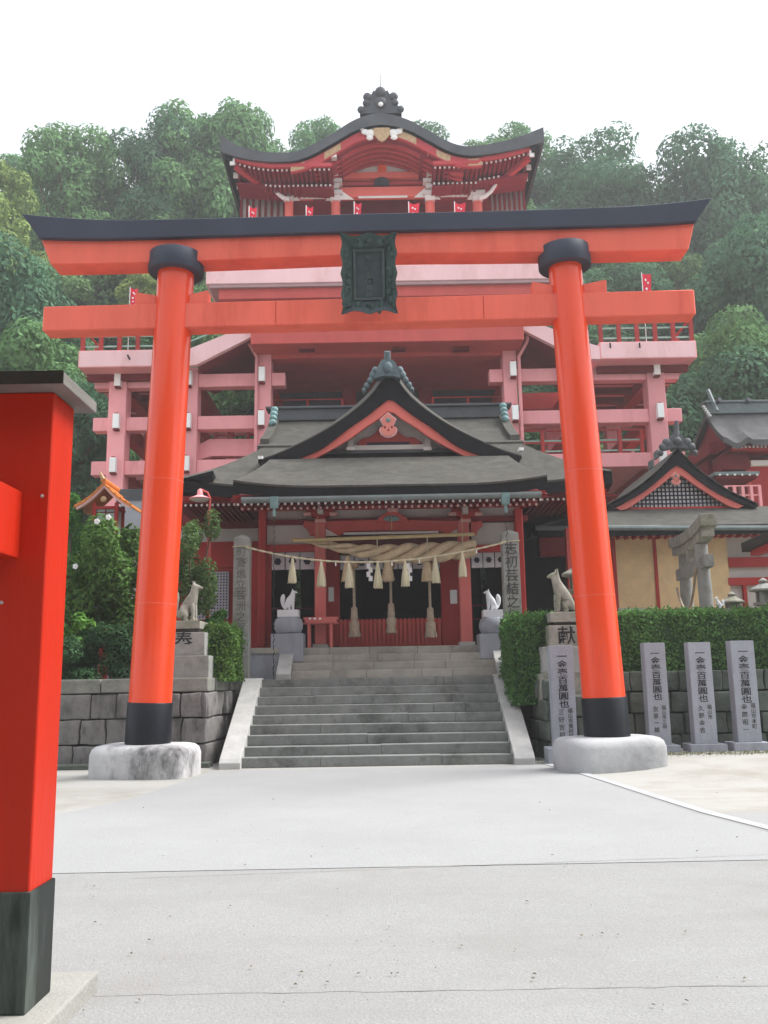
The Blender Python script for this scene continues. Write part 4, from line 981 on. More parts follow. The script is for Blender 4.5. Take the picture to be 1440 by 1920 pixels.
# dark room
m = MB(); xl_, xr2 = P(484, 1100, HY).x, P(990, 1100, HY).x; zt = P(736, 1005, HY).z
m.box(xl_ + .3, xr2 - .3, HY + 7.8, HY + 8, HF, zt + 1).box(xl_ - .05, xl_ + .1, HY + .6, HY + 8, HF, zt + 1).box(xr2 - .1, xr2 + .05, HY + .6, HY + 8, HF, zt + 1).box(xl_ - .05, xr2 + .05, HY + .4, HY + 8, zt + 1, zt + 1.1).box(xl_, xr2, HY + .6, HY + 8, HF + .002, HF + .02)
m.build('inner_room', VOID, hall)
for (a, b) in ((508, 590), (884, 975)):
    railing('inner_rail', P(a, 1150, WY + .8).x, P(b, 1150, WY + .8).x, WY + .8, HF, P(540, 1142, WY + .8).z, 2, DARKRED, hall, (1.0, .7), w=.035)
# slatted grille across the middle
m = MB(); x0, x1 = P(636, 1185, WY).x, P(828, 1185, WY).x; z1 = P(736, 1160, WY).z; n = 24
for k in range(n): x = x0 + (x1 - x0)*(k + .5)/n; m.box(x - .032, x + .032, WY - .03, WY + .02, HF + .06, z1)
m.box(x0, x1, WY - .005, WY + .05, z1 - .12, z1 - .05).box(x0, x1, WY - .005, WY + .05, HF + .04, HF + .1)
m.box(x0, x1, WY + .05, WY + .07, HF, z1 - .02)
m.build('slatted_grille', BEAM, hall)
# crested curtains
def curtain(a, b, q0, q1, Y, n, label):
    p0, p1 = P(a, (q0+q1)/2, Y), P(b, (q0+q1)/2, Y); z1, z0 = P((a+b)/2, q0, Y).z, P((a+b)/2, q1, Y).z
    t = thing('crested_curtain', ((p0.x+p1.x)/2, Y, z1), label, 'curtain', 'white crested curtains of the hall')
    w = (p1.x - p0.x) / n
    for k in range(n):
        x = p0.x + k*w
        f = lambda u, v: (x + .012 + u*(w - .024), Y + .025*math.sin(u*5 + k)*v, z1 - v*(z1 - z0))
        pn = MB(); N = 8; vs = []
        for i in range(N+1):
            for j in range(N+1): vs.append(f(i/N, j/N))
        vs2 = [(v[0], v[1] + .006, v[2]) for v in vs]; q = (N+1)
        fs = []
        for i in range(N):
            for j in range(N): fs += [(i*q+j, (i+1)*q+j, (i+1)*q+j+1, i*q+j+1), (q*q+i*q+j+1, q*q+(i+1)*q+j+1, q*q+(i+1)*q+j, q*q+i*q+j)]
        o = pn.add(vs + vs2, fs).build('curtain_panel', CLOTH, t, smooth=True)
        c = f(.5, .55); r = min(w*.27, (z1-z0)*.24)
        cr = MB()
        for s in range(6):
            a_ = s*math.pi/3; cr.lathe((0,0,0), [(r*.36, 0), (r*.34, .004)], 12)
            L = len(cr.v); 
            for i in range(L - 24, L):
                v = cr.v[i]; cr.v[i] = (c[0] + r*.6*math.cos(a_) + v[0], c[1] - .012 - v[2], c[2] + r*.6*math.sin(a_) + v[1])
        cr.lathe((0,0,0), [(r*.45, 0), (r*.43, .004)], 14)
        for i in range(len(cr.v) - 28, len(cr.v)):
            v = cr.v[i]; cr.v[i] = (c[0] + v[0], c[1] - .013 - v[2], c[2] + v[1])
        cr.build('crest', INDIGO, o)
    MB().tube([(p0.x, Y, z1), (p1.x, Y, z1)], .018, 8).build('curtain_rod', BAMBOO, t)
curtain(507, 590, 1034, 1068, HY + .5, 3, 'white crested curtain in the left bay of the hall')
curtain(883, 972, 1032, 1064, HY + .5, 4, 'white crested curtain in the right bay of the hall')
curtain(637, 828, 1040, 1067, WY + .35, 7, 'white crested curtain behind the great twisted rope')

# ---- roofs
# porch roof: front eave, curved up at the corners
YE = 19.75
zE = P(731, 908, YE).z; xe0, xe1 = P(437, 905, YE).x, P(1026, 890, YE).x
YG = 22.6
zG = P(731, 868, YG).z + .15
xm = (xe0 + xe1)/2; hwE = (xe1 - xe0)/2
def porch(u, v):
    x = xe0 + u*(xe1 - xe0); e = abs(x - xm)/hwE
    up = .16 * max(0, (e - .45)/.55)**2 * (1 - v)
    s = 1 - .13*v
    zz = zE + (zG - zE) * (v*.8 + v*v*.2)
    return (xm + (x - xm)*s, YE + v*(YG - YE), zz + up)
MB().sheet(porch, 40, 10, .045).build('porch_roof', BARK, hall, smooth=True)
def porch_edge(u, v): p = porch(u, 0); return (p[0], p[1] + .012 + v*.6, p[2] - .02 - .02*v)
MB().sheet(lambda u, v: (lambda p: (p[0], p[1] + .008 + v*.9, p[2] - .047 + v*.26))(porch(u, 0)), 40, 2, .24).build('roof_edge', ROOFEDGE, hall)
# gutter
zgut = P(731, 931, YE + .02).z
MB().tube([(P(452, 930, YE).x, YE + .06, zgut - .02), (P(1015, 915, YE).x, YE + .06, zgut + .0)], .075, 10).build('gutter', GUTTER, hall, smooth=True)
for px in (514, 948):
    x = P(px, 935, YE).x; g = MB().prismx([(YE - .06, zgut + .03), (YE + .16, zgut + .03), (YE + .1, zgut - .22), (YE + .0, zgut - .22)], x - .09, x + .09).build('rain_head', COPPER, hall)
    MB().tube([(x, YE + .05, zgut - .2), (x, YE + .05, zgut - .4)], .035, 8).build('rain_spout', COPPER, g)
    m = MB()
    for k in range(26): m.tube([(x + .02*(k % 2), YE + .05, zgut - .42 - k*.14), (x - .02*(k % 2), YE + .05, zgut - .54 - k*.14)], .008, 4)
    m.build('rain_chain', BLACK, g)
# rafters in two rows with white tips
xr0, xr1_ = P(440, 945, YE + .3).x, P(1020, 938, YE + .3).x
n = 46
za_, zb_ = P(731, 942, YE + .35).z, P(731, 950, YE + .9).z
xs = [xr0 + (xr1_ - xr0)*(k + .5)/n for k in range(n)]
rafters('flying_rafter', xs, (.035, .042), YE + .3, HY + .2, [za_]*n, DARKRED, hall, 'rafter_tip', WHITE, tipsize=(.024, .026), slope=.27)
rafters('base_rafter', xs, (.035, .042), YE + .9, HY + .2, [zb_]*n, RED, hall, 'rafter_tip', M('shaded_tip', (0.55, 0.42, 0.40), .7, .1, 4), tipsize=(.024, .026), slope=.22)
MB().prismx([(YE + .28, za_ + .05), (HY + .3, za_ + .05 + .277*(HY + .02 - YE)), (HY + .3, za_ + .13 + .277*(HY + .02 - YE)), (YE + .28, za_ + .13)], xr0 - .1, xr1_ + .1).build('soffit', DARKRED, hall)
MB().bp(490, 985, 905, 944, HY + .32, .08).build('plaster_panel', GREYWALL, hall)
MB().box(xr0 - .05, xr1_ + .05, YE + .34, YE + .42, za_ + .05, za_ + .22).build('eave_board', RED, hall)
MB().bp(490, 985, 928, 944, HY - .05, .2).build('rafter_purlin', RED, hall)
# lower skirt of the main roof with wide eaves
YM, YK = 21.9, 33.0
ZM = P(390, 912, YM).z
xa, xb = P(338, 905, YM).x, P(1148, 890, YM).x; xm2 = (xa + xb)/2; hw2 = (xb - xa)/2
xi0, xi1 = P(500, 840, 24.6).x, P(968, 830, 24.6).x
YI = 24.6; ZI = P(497, 835, YI).z
def skirt_front(u, v):
    x = xa + u*(xb - xa); e = abs(x - xm2)/hw2
    xin = xi0 + u*(xi1 - xi0)
    up = .25*max(0, (e - .6)/.4)**2*(1 - v)
    return (x + (xin - x)*v, YM + (YI - YM)*v, ZM + (ZI - ZM)*(v*.75 + v*v*.25) + up)
MB().sheet(skirt_front, 40, 8, .05).build('skirt_roof', BARK, hall, smooth=True)
MB().sheet(lambda u, v: (lambda p: (p[0], p[1] + .008 + v*.9, p[2] - .052 + .28*v))(skirt_front(u, 0)), 40, 2, .29).build('roof_edge', ROOFEDGE, hall)
for s, (xo, xi) in enumerate(((xa, xi0), (xb, xi1))):
    def side(u, v, xo=xo, xi=xi):
        y = YM + u*(YK - YM); yi = YI + u*(YK - 2.6 - YI)
        e = abs(u - .5)*2; up = .25*max(0, (e - .7)/.3)**2*(1 - v)
        return (xo + (xi - xo)*v, y + (yi - y)*v, ZM + (ZI - ZM)*(v*.75 + v*v*.25) + up)
    f = side if s == 0 else (lambda u, v, g=side: g(1 - u, v))
    MB().sheet(f, 16, 8, .05).build('skirt_roof', BARK, hall, smooth=True)
    sg = 1 if s == 0 else -1
    MB().sheet(lambda u, v, g=f, sg=sg: (lambda p: (p[0] + sg*(.008 + .8*v), p[1], p[2] - .052 + .2*v))(g(u, 0)), 16, 2, .29).build('roof_edge', ROOFEDGE, hall)
# upper roof, ridge across
YRg = 27.3; ZR = P(731, 783, YRg).z
xr_0, xr_1 = P(499, 800, YRg - 1).x, P(962, 790, YRg - 1).x
def upper(u, v):
    w = 2*v - 1; a = abs(w); d = (YRg - YI + .15)
    return (xr_0 + u*(xr_1 - xr_0), YRg + w*d, ZR - (ZR - ZI + .05)*(1.35*a - .35*a*a))
MB().sheet(upper, 12, 24, .2).build('upper_roof', BARK, hall, smooth=True)
for x in (xr_0 + .25, xr_1 - .25):
    tri = [(YI + .2, ZI - .1), (YRg, ZR - .25), (2*YRg - YI - .2, ZI - .1)]
    MB().prismx(tri, x - .05, x + .05).build('side_gable', DARKRED, hall)
rx0, rx1 = P(512, 790, YRg).x, P(946, 780, YRg).x
rd = MB().box(rx0, rx1, YRg - .22, YRg + .22, ZR - .1, ZR + .26).box(rx0 - .2, rx1 + .2, YRg - .3, YRg + .3, ZR + .261, ZR + .34).build('ridge', GREYROOF, hall, bevel=.03)
for s, x in ((-1, rx0 + .08), (1, rx1 - .08)):
    m = MB()
    for k, (z, h) in enumerate(((ZR + .1, .2), (ZR - .1, .18), (ZR - .3, .2), (ZR - .5, .16))):
        m.tube([(x, YRg - 2.2 + .2*(3-k) - .3, z - 1.0*.55 + .25), (x, YRg - 2.0 + .2*(3-k), z - 1.0*.55 + .25)], .1, 10)
    m = MB()
    for k in range(4): m.ball((x - s*.02, YRg - .5 - .12*k, ZR + .16 - .17*k), (.12, .1, .11), 10, 6)
    m.build('ridge_end_tiles', COPPER, hall, smooth=True)
    MB().sheet(lambda u, v, x=x: (x - .13 + .26*u, YRg - .3 - v*2.2, upper(.5, .5 - .5*(.3 + v*2.2)/(YRg - YI + .15))[2] + .16), 2, 10, .16).build('descending_ridge', BARK, hall)
# great front gable
apx = [(727, 706), (714, 719), (702, 735), (684, 754), (648, 783), (606, 810), (560, 834), (518, 853), (484, 864)]
apl = rs(apx, 24); mirr = lambda L: [(1462 - (p - 0) , q - .016*(2*(731 - p))) for p, q in L]
full_t = apl[::-1] + mirr(apl)[1:]
apb = [(728, 748), (716, 757), (706, 765), (687, 780), (652, 804), (608, 838), (572, 855), (530, 869), (487, 872)]
full_b = rs(apb, 24)[::-1] + mirr(rs(apb, 24))[1:]
Tg = [Pv(*p, YG) for p in full_t]; Bg = [Pv(*p, YG) for p in full_b]
MB().ribbon(Tg, Bg, YG - .02, YG + .5).build('gable_edge', ROOFEDGE, hall)
N = len(Tg) - 1
def gab(u, v):
    i = min(int(u*N), N-1); t = u*N - i
    x = Tg[i][0]*(1-t) + Tg[i+1][0]*t; z = Tg[i][1]*(1-t) + Tg[i+1][1]*t + (.36 + .28*max(0, 1 - abs(2*u - 1)*1.1))*(min(1, v*4))
    # fade into the upper roof behind
    return (x, YG + .0 + v*(YRg - YG + .2), z + .04)
MB().sheet(gab, 48, 8, .12).build('gable_roof', BARK, hall, smooth=True)
b1 = [(p, q + 0) for p, q in full_b]
bar_b = rs([(727, 772), (709, 787), (687, 801), (657, 823), (620, 845), (590, 861), (575, 869), (555, 873)], 24)
bar_t = rs([(728, 745), (706, 763), (687, 778), (652, 802), (606, 836), (572, 853), (545, 864), (530, 870)], 24)
MB().ribbon([Pv(*p, YG + .1) for p in bar_t[::-1] + mirr(bar_t)[1:]], [Pv(*p, YG + .1) for p in bar_b[::-1] + mirr(bar_b)[1:]], YG + .06, YG + .18).build('barge_board', M('salmon_barge', (0.66, 0.16, 0.13), .6, .1, 1.5), hall, bevel=.01, seg=1)
yt = YG + .75
MB().prism([Pv(p, q, yt) for p, q in ((570, 872), (727, 745), (885, 862), (885, 868), (570, 874))], yt, yt + .1).build('tympanum', WHITE, hall)
kb = [(668, 832), (680, 822), (694, 820), (704, 812), (712, 800), (742, 800), (750, 812), (760, 820), (776, 820), (792, 830), (770, 838), (690, 840)]
MB().prism([Pv(*p, yt - .1) for p in kb], yt - .12, yt - .01).build('frog_leg_strut', BEAM, hall, bevel=.015, seg=1)
MB().bp(650, 806, 833, 846, yt - .2, .15).build('gable_beam', WHITE, hall, .01) if False else MB().bp(656, 800, 834, 846, yt - .2, .15).build('gable_beam', WHITE, hall, bevel=.01)
MB().bp(688, 768, 829, 833, yt - .21, .1).build('blue_groove', INDIGO, hall)
for p in (657, 802):
    MB().bp(p - 5, p + 5, 822, 842, yt - .35, .3).build('purlin_post', GREYWALL, hall, bevel=.01); MB().bp(p - 8, p + 8, 838, 844, yt - .37, .34).build('purlin_block', WHITE, hall, bevel=.01)
MB().bp(560, 895, 843, 849, YG + .45, .5).build('gable_sill', GREYROOF, hall)
MB().bp(545, 910, 849, 872, YG + .5, .5).build('gable_foot', ROOFEDGE, hall)
def pendant(cx, cy, Y, k, parent, mat, rim):
    c = Pv(cx, cy, Y)
    out = [(0, .52), (.34, .22), (.30, .12), (.2, -.05), (.24, -.12), (.34, -.14), (.37, -.26), (.3, -.42), (.14, -.53), (0, -.56)]
    pts = out + [(-a, b) for a, b in out[-2:0:-1]]
    o = MB().prism([(c[0] + a*k*1.06, c[1] + b*k*1.05) for a, b in pts], Y - .02, Y + .05).build('gable_pendant', rim, parent)
    MB().prism([(c[0] + a*k*.94, c[1] + b*k*.95) for a, b in pts], Y - .05, Y - .021).build('pendant_face', mat, o)
    MB().ball((c[0], Y - .06, c[1] + .18*k), (.1*k, .04, .1*k), 10, 6).build('pendant_boss', COPPER, o, smooth=True)
    m = MB()
    for s in (-1, 1): m.ball((c[0] + s*.15*k, Y - .052, c[1] - .14*k), (.045*k, .01, .06*k), 8, 5)
    m.prism([(c[0] - .05*k, c[1] - .3*k), (c[0] + .05*k, c[1] - .3*k), (c[0], c[1] - .17*k)], Y - .056, Y - .052)
    m.build('pendant_hole', DARKRED, o)
SALM = M('salmon_carving', (0.66, 0.22, 0.18), .6, .1, 3)
pendant(728, 796, YG + .04, .60, hall, SALM, PALEPINK)
# ridge-end ornament of the gable
o = Pv(727, 712, YG - .05); m = MB()
m.prism([(o[0] + a, o[1] + b) for a, b in ((-.33, 0), (-.3, .2), (-.2, .42), (-.13, .5), (.13, .5), (.2, .42), (.3, .2), (.33, 0), (.12, .06), (-.12, .06))], YG - .2, YG + .15)
for s in (-1, 1):
    for (a, b, r) in ((.32, .22, .1), (.38, .1, .1), (.46, -.04, .08), (.55, -.18, .08), (.62, -.3, .06)): m.ball((o[0] + s*a, YG - .1, o[1] + b), (r, .12, r*1.2), 10, 6)
m.ball((o[0], YG - .2, o[1] + .28), (.13, .06, .16), 12, 8)
m.tube([(o[0], YG - .05, o[1] + .42), (o[0], YG - .2, o[1] + .72)], .085, 12)
m.build('ridge_ornament', COPPERGREY, hall, smooth=True)
# roof tip ornaments of the great gable
for p, q in ((488, 862), (978, 846)):
    c = Pv(p, q, YG - .05); MB().box(c[0] - .06, c[0] + .06, YG - .06, YG + .2, c[1] + .02, c[1] + .1).build('tip_fitting', PAPER, hall)
# eaves of the wings: rafters, soffit, walls
for s, (pa, pb) in enumerate(((345, 462), (1002, 1132))):
    xa_, xb_ = P(pa, 945, YM + .3).x, P(pb, 935, YM + .3).x; z = ZM - .42
    xs = [xa_ + .05 + k*.135 for k in range(int((xb_ - xa_)/.135))]
    rafters('wing_rafter', xs, (.034, .045), YM + .25, YM + 2.6, [z]*len(xs), DARKRED, hall, 'rafter_tip', WHITE, tipsize=(.026, .028))
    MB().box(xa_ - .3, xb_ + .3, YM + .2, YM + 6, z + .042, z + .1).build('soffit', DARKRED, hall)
    MB().box(xa_ - .1, xb_ + .1, YM + .3, YM + .4, z + .101, z + .25).build('eave_board', RED, hall)
WB = 24.4
hb(300, 484, 990, 1016, WB, .2, 'plaster_panel', GREYWALL, 0); hb(300, 484, 1016, 1064, WB - .05, .2, 'wall_beam', RED); hb(300, 484, 1064, 1235, WB, .2, 'board_wall', RED, 0)
hb(300, 484, 950, 992, WB - .02, .2, 'wall_plate', DARKRED)
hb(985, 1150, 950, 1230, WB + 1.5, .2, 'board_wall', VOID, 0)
hb(1012, 1060, 1008, 1042, WB - .5, .3, 'bracket_arm', DARKRED); hb(1064, 1073, 990, 1120, WB - 1.2, .25, 'outer_column', BEAM)
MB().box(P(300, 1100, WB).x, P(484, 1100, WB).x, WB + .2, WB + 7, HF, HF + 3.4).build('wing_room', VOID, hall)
# lattice window in the left wing
m = MB(); p0, p1 = P(362, 1120, WB).x, P(428, 1120, WB).x; z0, z1 = P(400, 1160, WB).z, P(400, 1074, WB).z
n_ = 13
for k in range(n_): x = p0 + (p1 - p0)*k/(n_ - 1); m.box(x - .018, x + .018, WB - .06, WB - .03, z0, z1)
for k in range(17): z = z0 + (z1 - z0)*k/16; m.box(p0, p1, WB - .064, WB - .032, z - .018, z + .018)
lw_ = m.build('lattice_window', LATTICE, hall)
MB().box(p0, p1, WB - .02, WB - .004, z0, z1).build('window_backing', INDIGO, lw_)
# ================================================================ great twisted rope
SY = HY - .45
ax0, ax1 = Vector(P(546, 1009, SY)), Vector(P(890, 1030, SY))
shi = thing('great_twisted_rope', (ax0.x, SY, ax1.z), 'huge twisted rice straw rope tapering to the left below a bamboo pole', 'sacred rope')
def axis(u): p = ax0.lerp(ax1, u); p.z -= .22*math.sin(u*math.pi)**1.2 ; return p
for k in range(3):
    pts = []; rr_ = []
    for i in range(150):
        u = i/149; R = .014 + .19*min(1, u/.62)**.9 * (1 - .12*max(0, (u - .8)/.2)); a = -(3.1*math.pi*2*u**.92) + k*2*math.pi/3
        p = axis(u); pts.append((p.x, p.y + R*.60*math.cos(a), p.z + R*.68*math.sin(a))); rr_.append(R*.55)
    st_ = MB().tube(pts, rr_, 14).build('strand', STRAW, shi, smooth=True)
for u in (.22, .47, .74, .93):
    p = axis(u); zp = P(720, 1010, SY).z
    MB().tube([(p.x, SY - .22, zp), (p.x, SY - .24, p.z - .1)], .012, 6).build('hanging_cord', FRESHSTRAW, shi)
pa, pb = P(551, 1016, SY), P(888, 1004, SY)
bp_ = thing('bamboo_pole', (pa.x, SY, pa.z), 'straight bamboo pole above the great twisted rope', 'pole')
m = MB(); m.tube([(pa.x, SY - .2, pa.z), (pb.x, SY - .2, pb.z)], .045, 10)
for k in range(1, 9): c = Vector((pa.x, SY - .2, pa.z)).lerp(Vector((pb.x, SY - .2, pb.z)), k/9); m.tube([c - Vector((.012, 0, 0)), c + Vector((.012, 0, 0))], .051, 10)
m.build('pole_shaft', BAMBOO, bp_, smooth=True)
for px in (595, 735, 868): p = P(px, 1010, SY - .2); MB().tube([(p.x, SY - .2, p.z), (p.x, SY - .1, p.z + .55)], .008, 5).build('hanging_wire', BAMBOO, bp_)
# straw tufts and paper streamers on the big rope
for i, px in enumerate((652, 727, 800)):
    p = P(px, 1052, SY); m = MB(); fringe(m, (p.x, SY, 0), p.z + .12, P(px, 1090, SY).z, .05, .15, 40 + i); m.build('straw_tuft', STRAW, shi, smooth=True)
for i, px in enumerate((691, 765)):
    p = P(px, 1056, SY - .1); m = MB()
    for k, (dx, dz) in enumerate(((-.05, 0), (.0, -.1), (-.05, -.2), (.0, -.30))): m.box(p.x + dx, p.x + dx + .09, SY - .1 - .004*k, SY - .097 - .004*k, p.z + dz - .12, p.z + dz)
    m.build('paper_streamer', PAPER, shi)
# bell ropes
for i, (px, qb) in enumerate(((664, 1194), (733, 1187), (806, 1195))):
    Yb = SY + .35; zt, zb = P(px, 1058, Yb).z, P(px, qb, Yb).z; x = P(px, 1120, Yb).x
    t = thing('bell_rope', (x, Yb, zb), ('left', 'middle', 'right')[i] + ' of the three tasselled bell ropes before the dark hall', 'bell rope', 'bell ropes of the hall')
    zm = zb + .68
    m = MB()
    for k in range(3): m.tube([(x + .018*math.cos(j*.9 + k*2.09), Yb + .018*math.sin(j*.9 + k*2.09), zm + (zt - zm)*j/50) for j in range(51)], .018, 6)
    m.build('twisted_cord', HEMP, t, smooth=True)
    MB().lathe((x, Yb, zb + .40), [(.085, 0), (.09, .03), (.08, .12), (.075, .27), (.05, .30)], 14).build('tassel_cap', HEMP, t, smooth=True)
    m = MB(); fringe(m, (x, Yb, 0), zb + .42, zb, .08, .14 if i != 1 else .125, 60 + i, 34); m.build('tassel', HEMP, t, smooth=True)
    MB().ball((x, Yb, zt - .02), (.12, .12, .11), 14, 10).build('bell', GOLD, t, smooth=True)
# offering table in front of the left column
OY = HY - .45
ot = thing('offering_table', (P(600, 1200, OY).x, OY, HF), 'small red wooden table in front of the left porch column', 'table')
x0, x1 = P(569, 1163, OY).x, P(634, 1163, OY).x; z1 = P(600, 1157, OY).z
MB().box(x0, x1, OY - .02, OY + .4, z1 - .05, z1).box(x0 + .03, x1 - .03, OY - .012, OY + .0, z1 - .13, z1 - .051).build('table_top', PALERED, ot, bevel=.008)
for (x, y) in ((x0 + .12, OY + .02), (x1 - .17, OY + .02), (x0 + .12, OY + .34), (x1 - .17, OY + .34)): MB().box(x - .03, x + .03, y, y + .06, HF, z1 - .051).build('leg', PALERED, ot, bevel=.005)
MB().bp(562, 634, 1167, 1170, OY + .05, .3).build('table_shelf', PALERED, ot)
for k, px in enumerate((581, 590, 600)): p = P(px, 1160, OY - .03); MB().ball((p.x, OY - .02, p.z), (.032, .012, .024), 8, 5).build('white_mark', PAPER, ot, smooth=True)
# ================================================================ side hall on the right
SHY = 24.0
sh = thing('side_hall', (P(1270, 1100, SHY).x, SHY, TZ), 'low side hall with a latticed gable and tan bamboo blinds', 'hall')
def sb(p0, p1, q0, q1, Y, D, name, mat, bev=.0, par=None): return MB().bp(p0, p1, q0, q1, Y, D).build(name, mat, par or sh, bevel=bev, seg=1)
WS = SHY + 0.95
zt0 = TZ
def wallp(p0, p1, q0, q1, name, mat, dy=0.0): return sb(p0, p1, q0, q1, WS + dy, .15, name, mat)
wallp(1140, 1520, 1000, 1160, 'plaster_wall', GREYWALL, .1)
for (a, b) in ((1156, 1229), (1233, 1366)):
    o = wallp(a, b, 1006, 1141, 'bamboo_blind', BLIND, -.02); o.name = 'bamboo_blind'
    p0, p1 = P(a, 1070, WS).x, P(b, 1070, WS).x
    m = MB(); zz0, zz1 = P((a+b)/2, 1141, WS).z, P((a+b)/2, 1006, WS).z; k = 0
    while zz0 + k*.045 < zz1: m.box(p0, p1, WS - .03, WS - .021, zz0 + k*.045, zz0 + k*.045 + .032); k += 1
    m.build('blind_slats', BLIND, o)
wallp(1228, 1234, 1000, 1150, 'post', RED, -.06); wallp(1150, 1157, 1000, 1150, 'post', RED, -.06)
wallp(1366, 1520, 1044, 1062, 'rail', RED, -.05); wallp(1366, 1520, 1082, 1096, 'rail', RED, -.05); wallp(1396, 1402, 1096, 1150, 'post', RED, -.04); wallp(1150, 1520, 994, 1006, 'wall_plate', RED, -.05)
sb(1160, 1210, 1140, 1152, WS - .1, .2, 'stone_base', PALESTONE); sb(1233, 1520, 1140, 1160, WS, .2, 'stone_base', DARKRED)
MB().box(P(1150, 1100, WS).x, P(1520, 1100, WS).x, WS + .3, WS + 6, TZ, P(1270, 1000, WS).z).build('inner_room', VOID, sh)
# lower roof
zA = P(1250, 985, SHY).z; zB = P(1268, 952, SHY + 2.0).z
X0, X1 = P(1008, 975, SHY).x, P(1560, 975, SHY).x; XI0, XI1 = P(1128, 948, SHY + 2).x, P(1440, 945, SHY + 2).x
lr = lambda u, v: (X0 + u*(X1-X0) + v*((XI0 + u*(XI1-XI0)) - (X0 + u*(X1-X0))), SHY + 2.0*v, zA + (zB - zA)*(.8*v + .2*v*v) + .18*max(0, abs(u - .5)*2 - .6)**2*(1-v))
MB().sheet(lr, 30, 6, .05).build('lower_roof', BARK, sh, smooth=True)
MB().sheet(lambda u, v: (lambda p: (p[0], p[1] + .008 + .8*v, p[2] - .052 + .15*v))(lr(u, 0)), 30, 1, .22).build('roof_edge', ROOFEDGE, sh)
ls = lambda u, v: (X0 + v*(XI0 - X0), SHY + 6*(1-u)*(1 - .0*v) + (2.0*v)*(u) , zA + (zB - zA)*v + .05)
MB().sheet(ls, 8, 4, .12).build('lower_roof', BARK, sh, smooth=True)
zg_ = P(1220, 997, SHY).z
MB().tube([(P(1005, 997, SHY).x, SHY + .02, P(1005, 990, SHY).z), (P(1560, 990, SHY).x, SHY + .02, P(1300, 994, SHY).z)], .075, 8).build('gutter', GUTTER, sh, smooth=True)
xs = [P(1150, 1005, SHY + .4).x + k*.22 for k in range(24)]; z = P(1250, 1003, SHY + .4).z
rafters('rafter', xs, (.04, .05), SHY + .4, WS - .1, [z]*len(xs), RED, sh, 'rafter_tip', SALM)
MB().box(P(1040, 1000, SHY + .4).x, P(1560, 1000, SHY + .4).x, SHY + .35, WS + 3, P(1250, 1003, SHY + .4).z + .055, P(1250, 1003, SHY + .4).z + .1).build('soffit', DARKRED, sh)
# gable
GY = SHY + 1.7
gt = [(1270, 842), (1256, 858), (1236, 880), (1210, 902), (1180, 924), (1150, 940), (1132, 950)]
gb = [(1271, 872), (1258, 880), (1240, 896), (1213, 918), (1184, 936), (1154, 950), (1136, 955)]
gbb = [(1272, 885), (1258, 894), (1240, 909), (1213, 929), (1190, 945), (1176, 953), (1165, 956)]
mi = lambda L: [(1270.5 + 1.09*(1270.5 - p), q - .016*2*(1270.5 - p)) for p, q in L]
def both(L, n=20): r = rs(L, n); return [Pv(*p, GY) for p in r[::-1] + mi(r)[1:]]
Tt, Tb, Tbb = both(gt), both(gb), both(gbb)
MB().ribbon(Tt, Tb, GY, GY + .4).build('gable_edge', ROOFEDGE, sh)
gbt = both([(1271, 868), (1258, 877), (1240, 893), (1213, 915), (1186, 933), (1168, 945), (1155, 951)])
MB().ribbon(gbt, Tbb, GY + .06, GY + .16).build('barge_board', bpy.data.materials['salmon_barge'], sh)
n_ = len(Tt) - 1
def sg_(u, v):
    i = min(int(u*n_), n_ - 1); t = u*n_ - i
    return (Tt[i][0]*(1-t) + Tt[i+1][0]*t - v*1.6*0, GY + v*6, Tt[i][1]*(1-t) + Tt[i+1][1]*t + .03)
MB().sheet(sg_, 40, 6, .1).build('gable_roof', BARK, sh, smooth=True)
yl = GY + .3
tri = [(1170, 953), (1271, 872), (1380, 951)]
MB().prism([Pv(*p, yl + .05) for p in tri], yl + .05, yl + .1).build('lattice_backing', WHITE, sh)
# dark lattice bars clipped to the triangle
lat = MB(); cA, cB, cC = [Pv(*p, yl) for p in tri]; zlo = P(1270, 951, yl).z; st_ = .118
k = 0; hgt = cB[1] - zlo
while zlo + k*st_ < cB[1]:
    z = zlo + k*st_; f = 1 - (z - zlo)/hgt; hw_ = (cC[0] - cA[0])/2*f; c = cB[0]
    lat.box(c - hw_, c + hw_, yl + .02, yl + .045, z - .019, z + .019); k += 1
nx = int((cC[0] - cA[0])/st_)
for k in range(nx + 1):
    x = cB[0] + (k - nx/2)*st_; f = 1 - abs(x - cB[0])/((cC[0] - cA[0])/2)
    if f > .02: lat.box(x - .019, x + .019, yl + .017, yl + .042, zlo, zlo + hgt*f)
lat.build('gable_lattice', INDIGO, sh)
sb(1165, 1388, 950, 955, yl - .1, .2, 'gable_sill', RED)
pendant(1267, 897, GY + .04, .36, sh, SALM, PALEPINK)
o = Pv(1270, 842, GY - .05); m = MB()
m.prism([(o[0] + a, o[1] + b) for a, b in ((-.34, -.02), (-.3, .16), (-.14, .42), (.14, .42), (.3, .16), (.34, -.02), (.1, .04), (-.1, .04))], GY - .1, GY + .12)
for s in (-1, 1):
    for (a, b, r) in ((.3, .2, .13), (.42, .06, .12), (.5, -.12, .09)): m.ball((o[0] + s*a, GY - .05, o[1] + b), (r, .1, r), 10, 6)
m.tube([(o[0], GY, o[1] + .35), (o[0] + .04, GY - .05, o[1] + .85)], [.12, .05], 10); m.ball((o[0], GY - .1, o[1] + .22), .13, 10, 6)
m.build('ridge_ornament', GREYROOF, sh, smooth=True)
for k in range(2):
    p = P(1232 - 10*k, 852 + 18*k, GY + .6); MB().box(p.x - .02, p.x + .04, GY + .5, GY + .9, p.z - .1, p.z + .12).build('ridge_tile', GUTTER, sh)

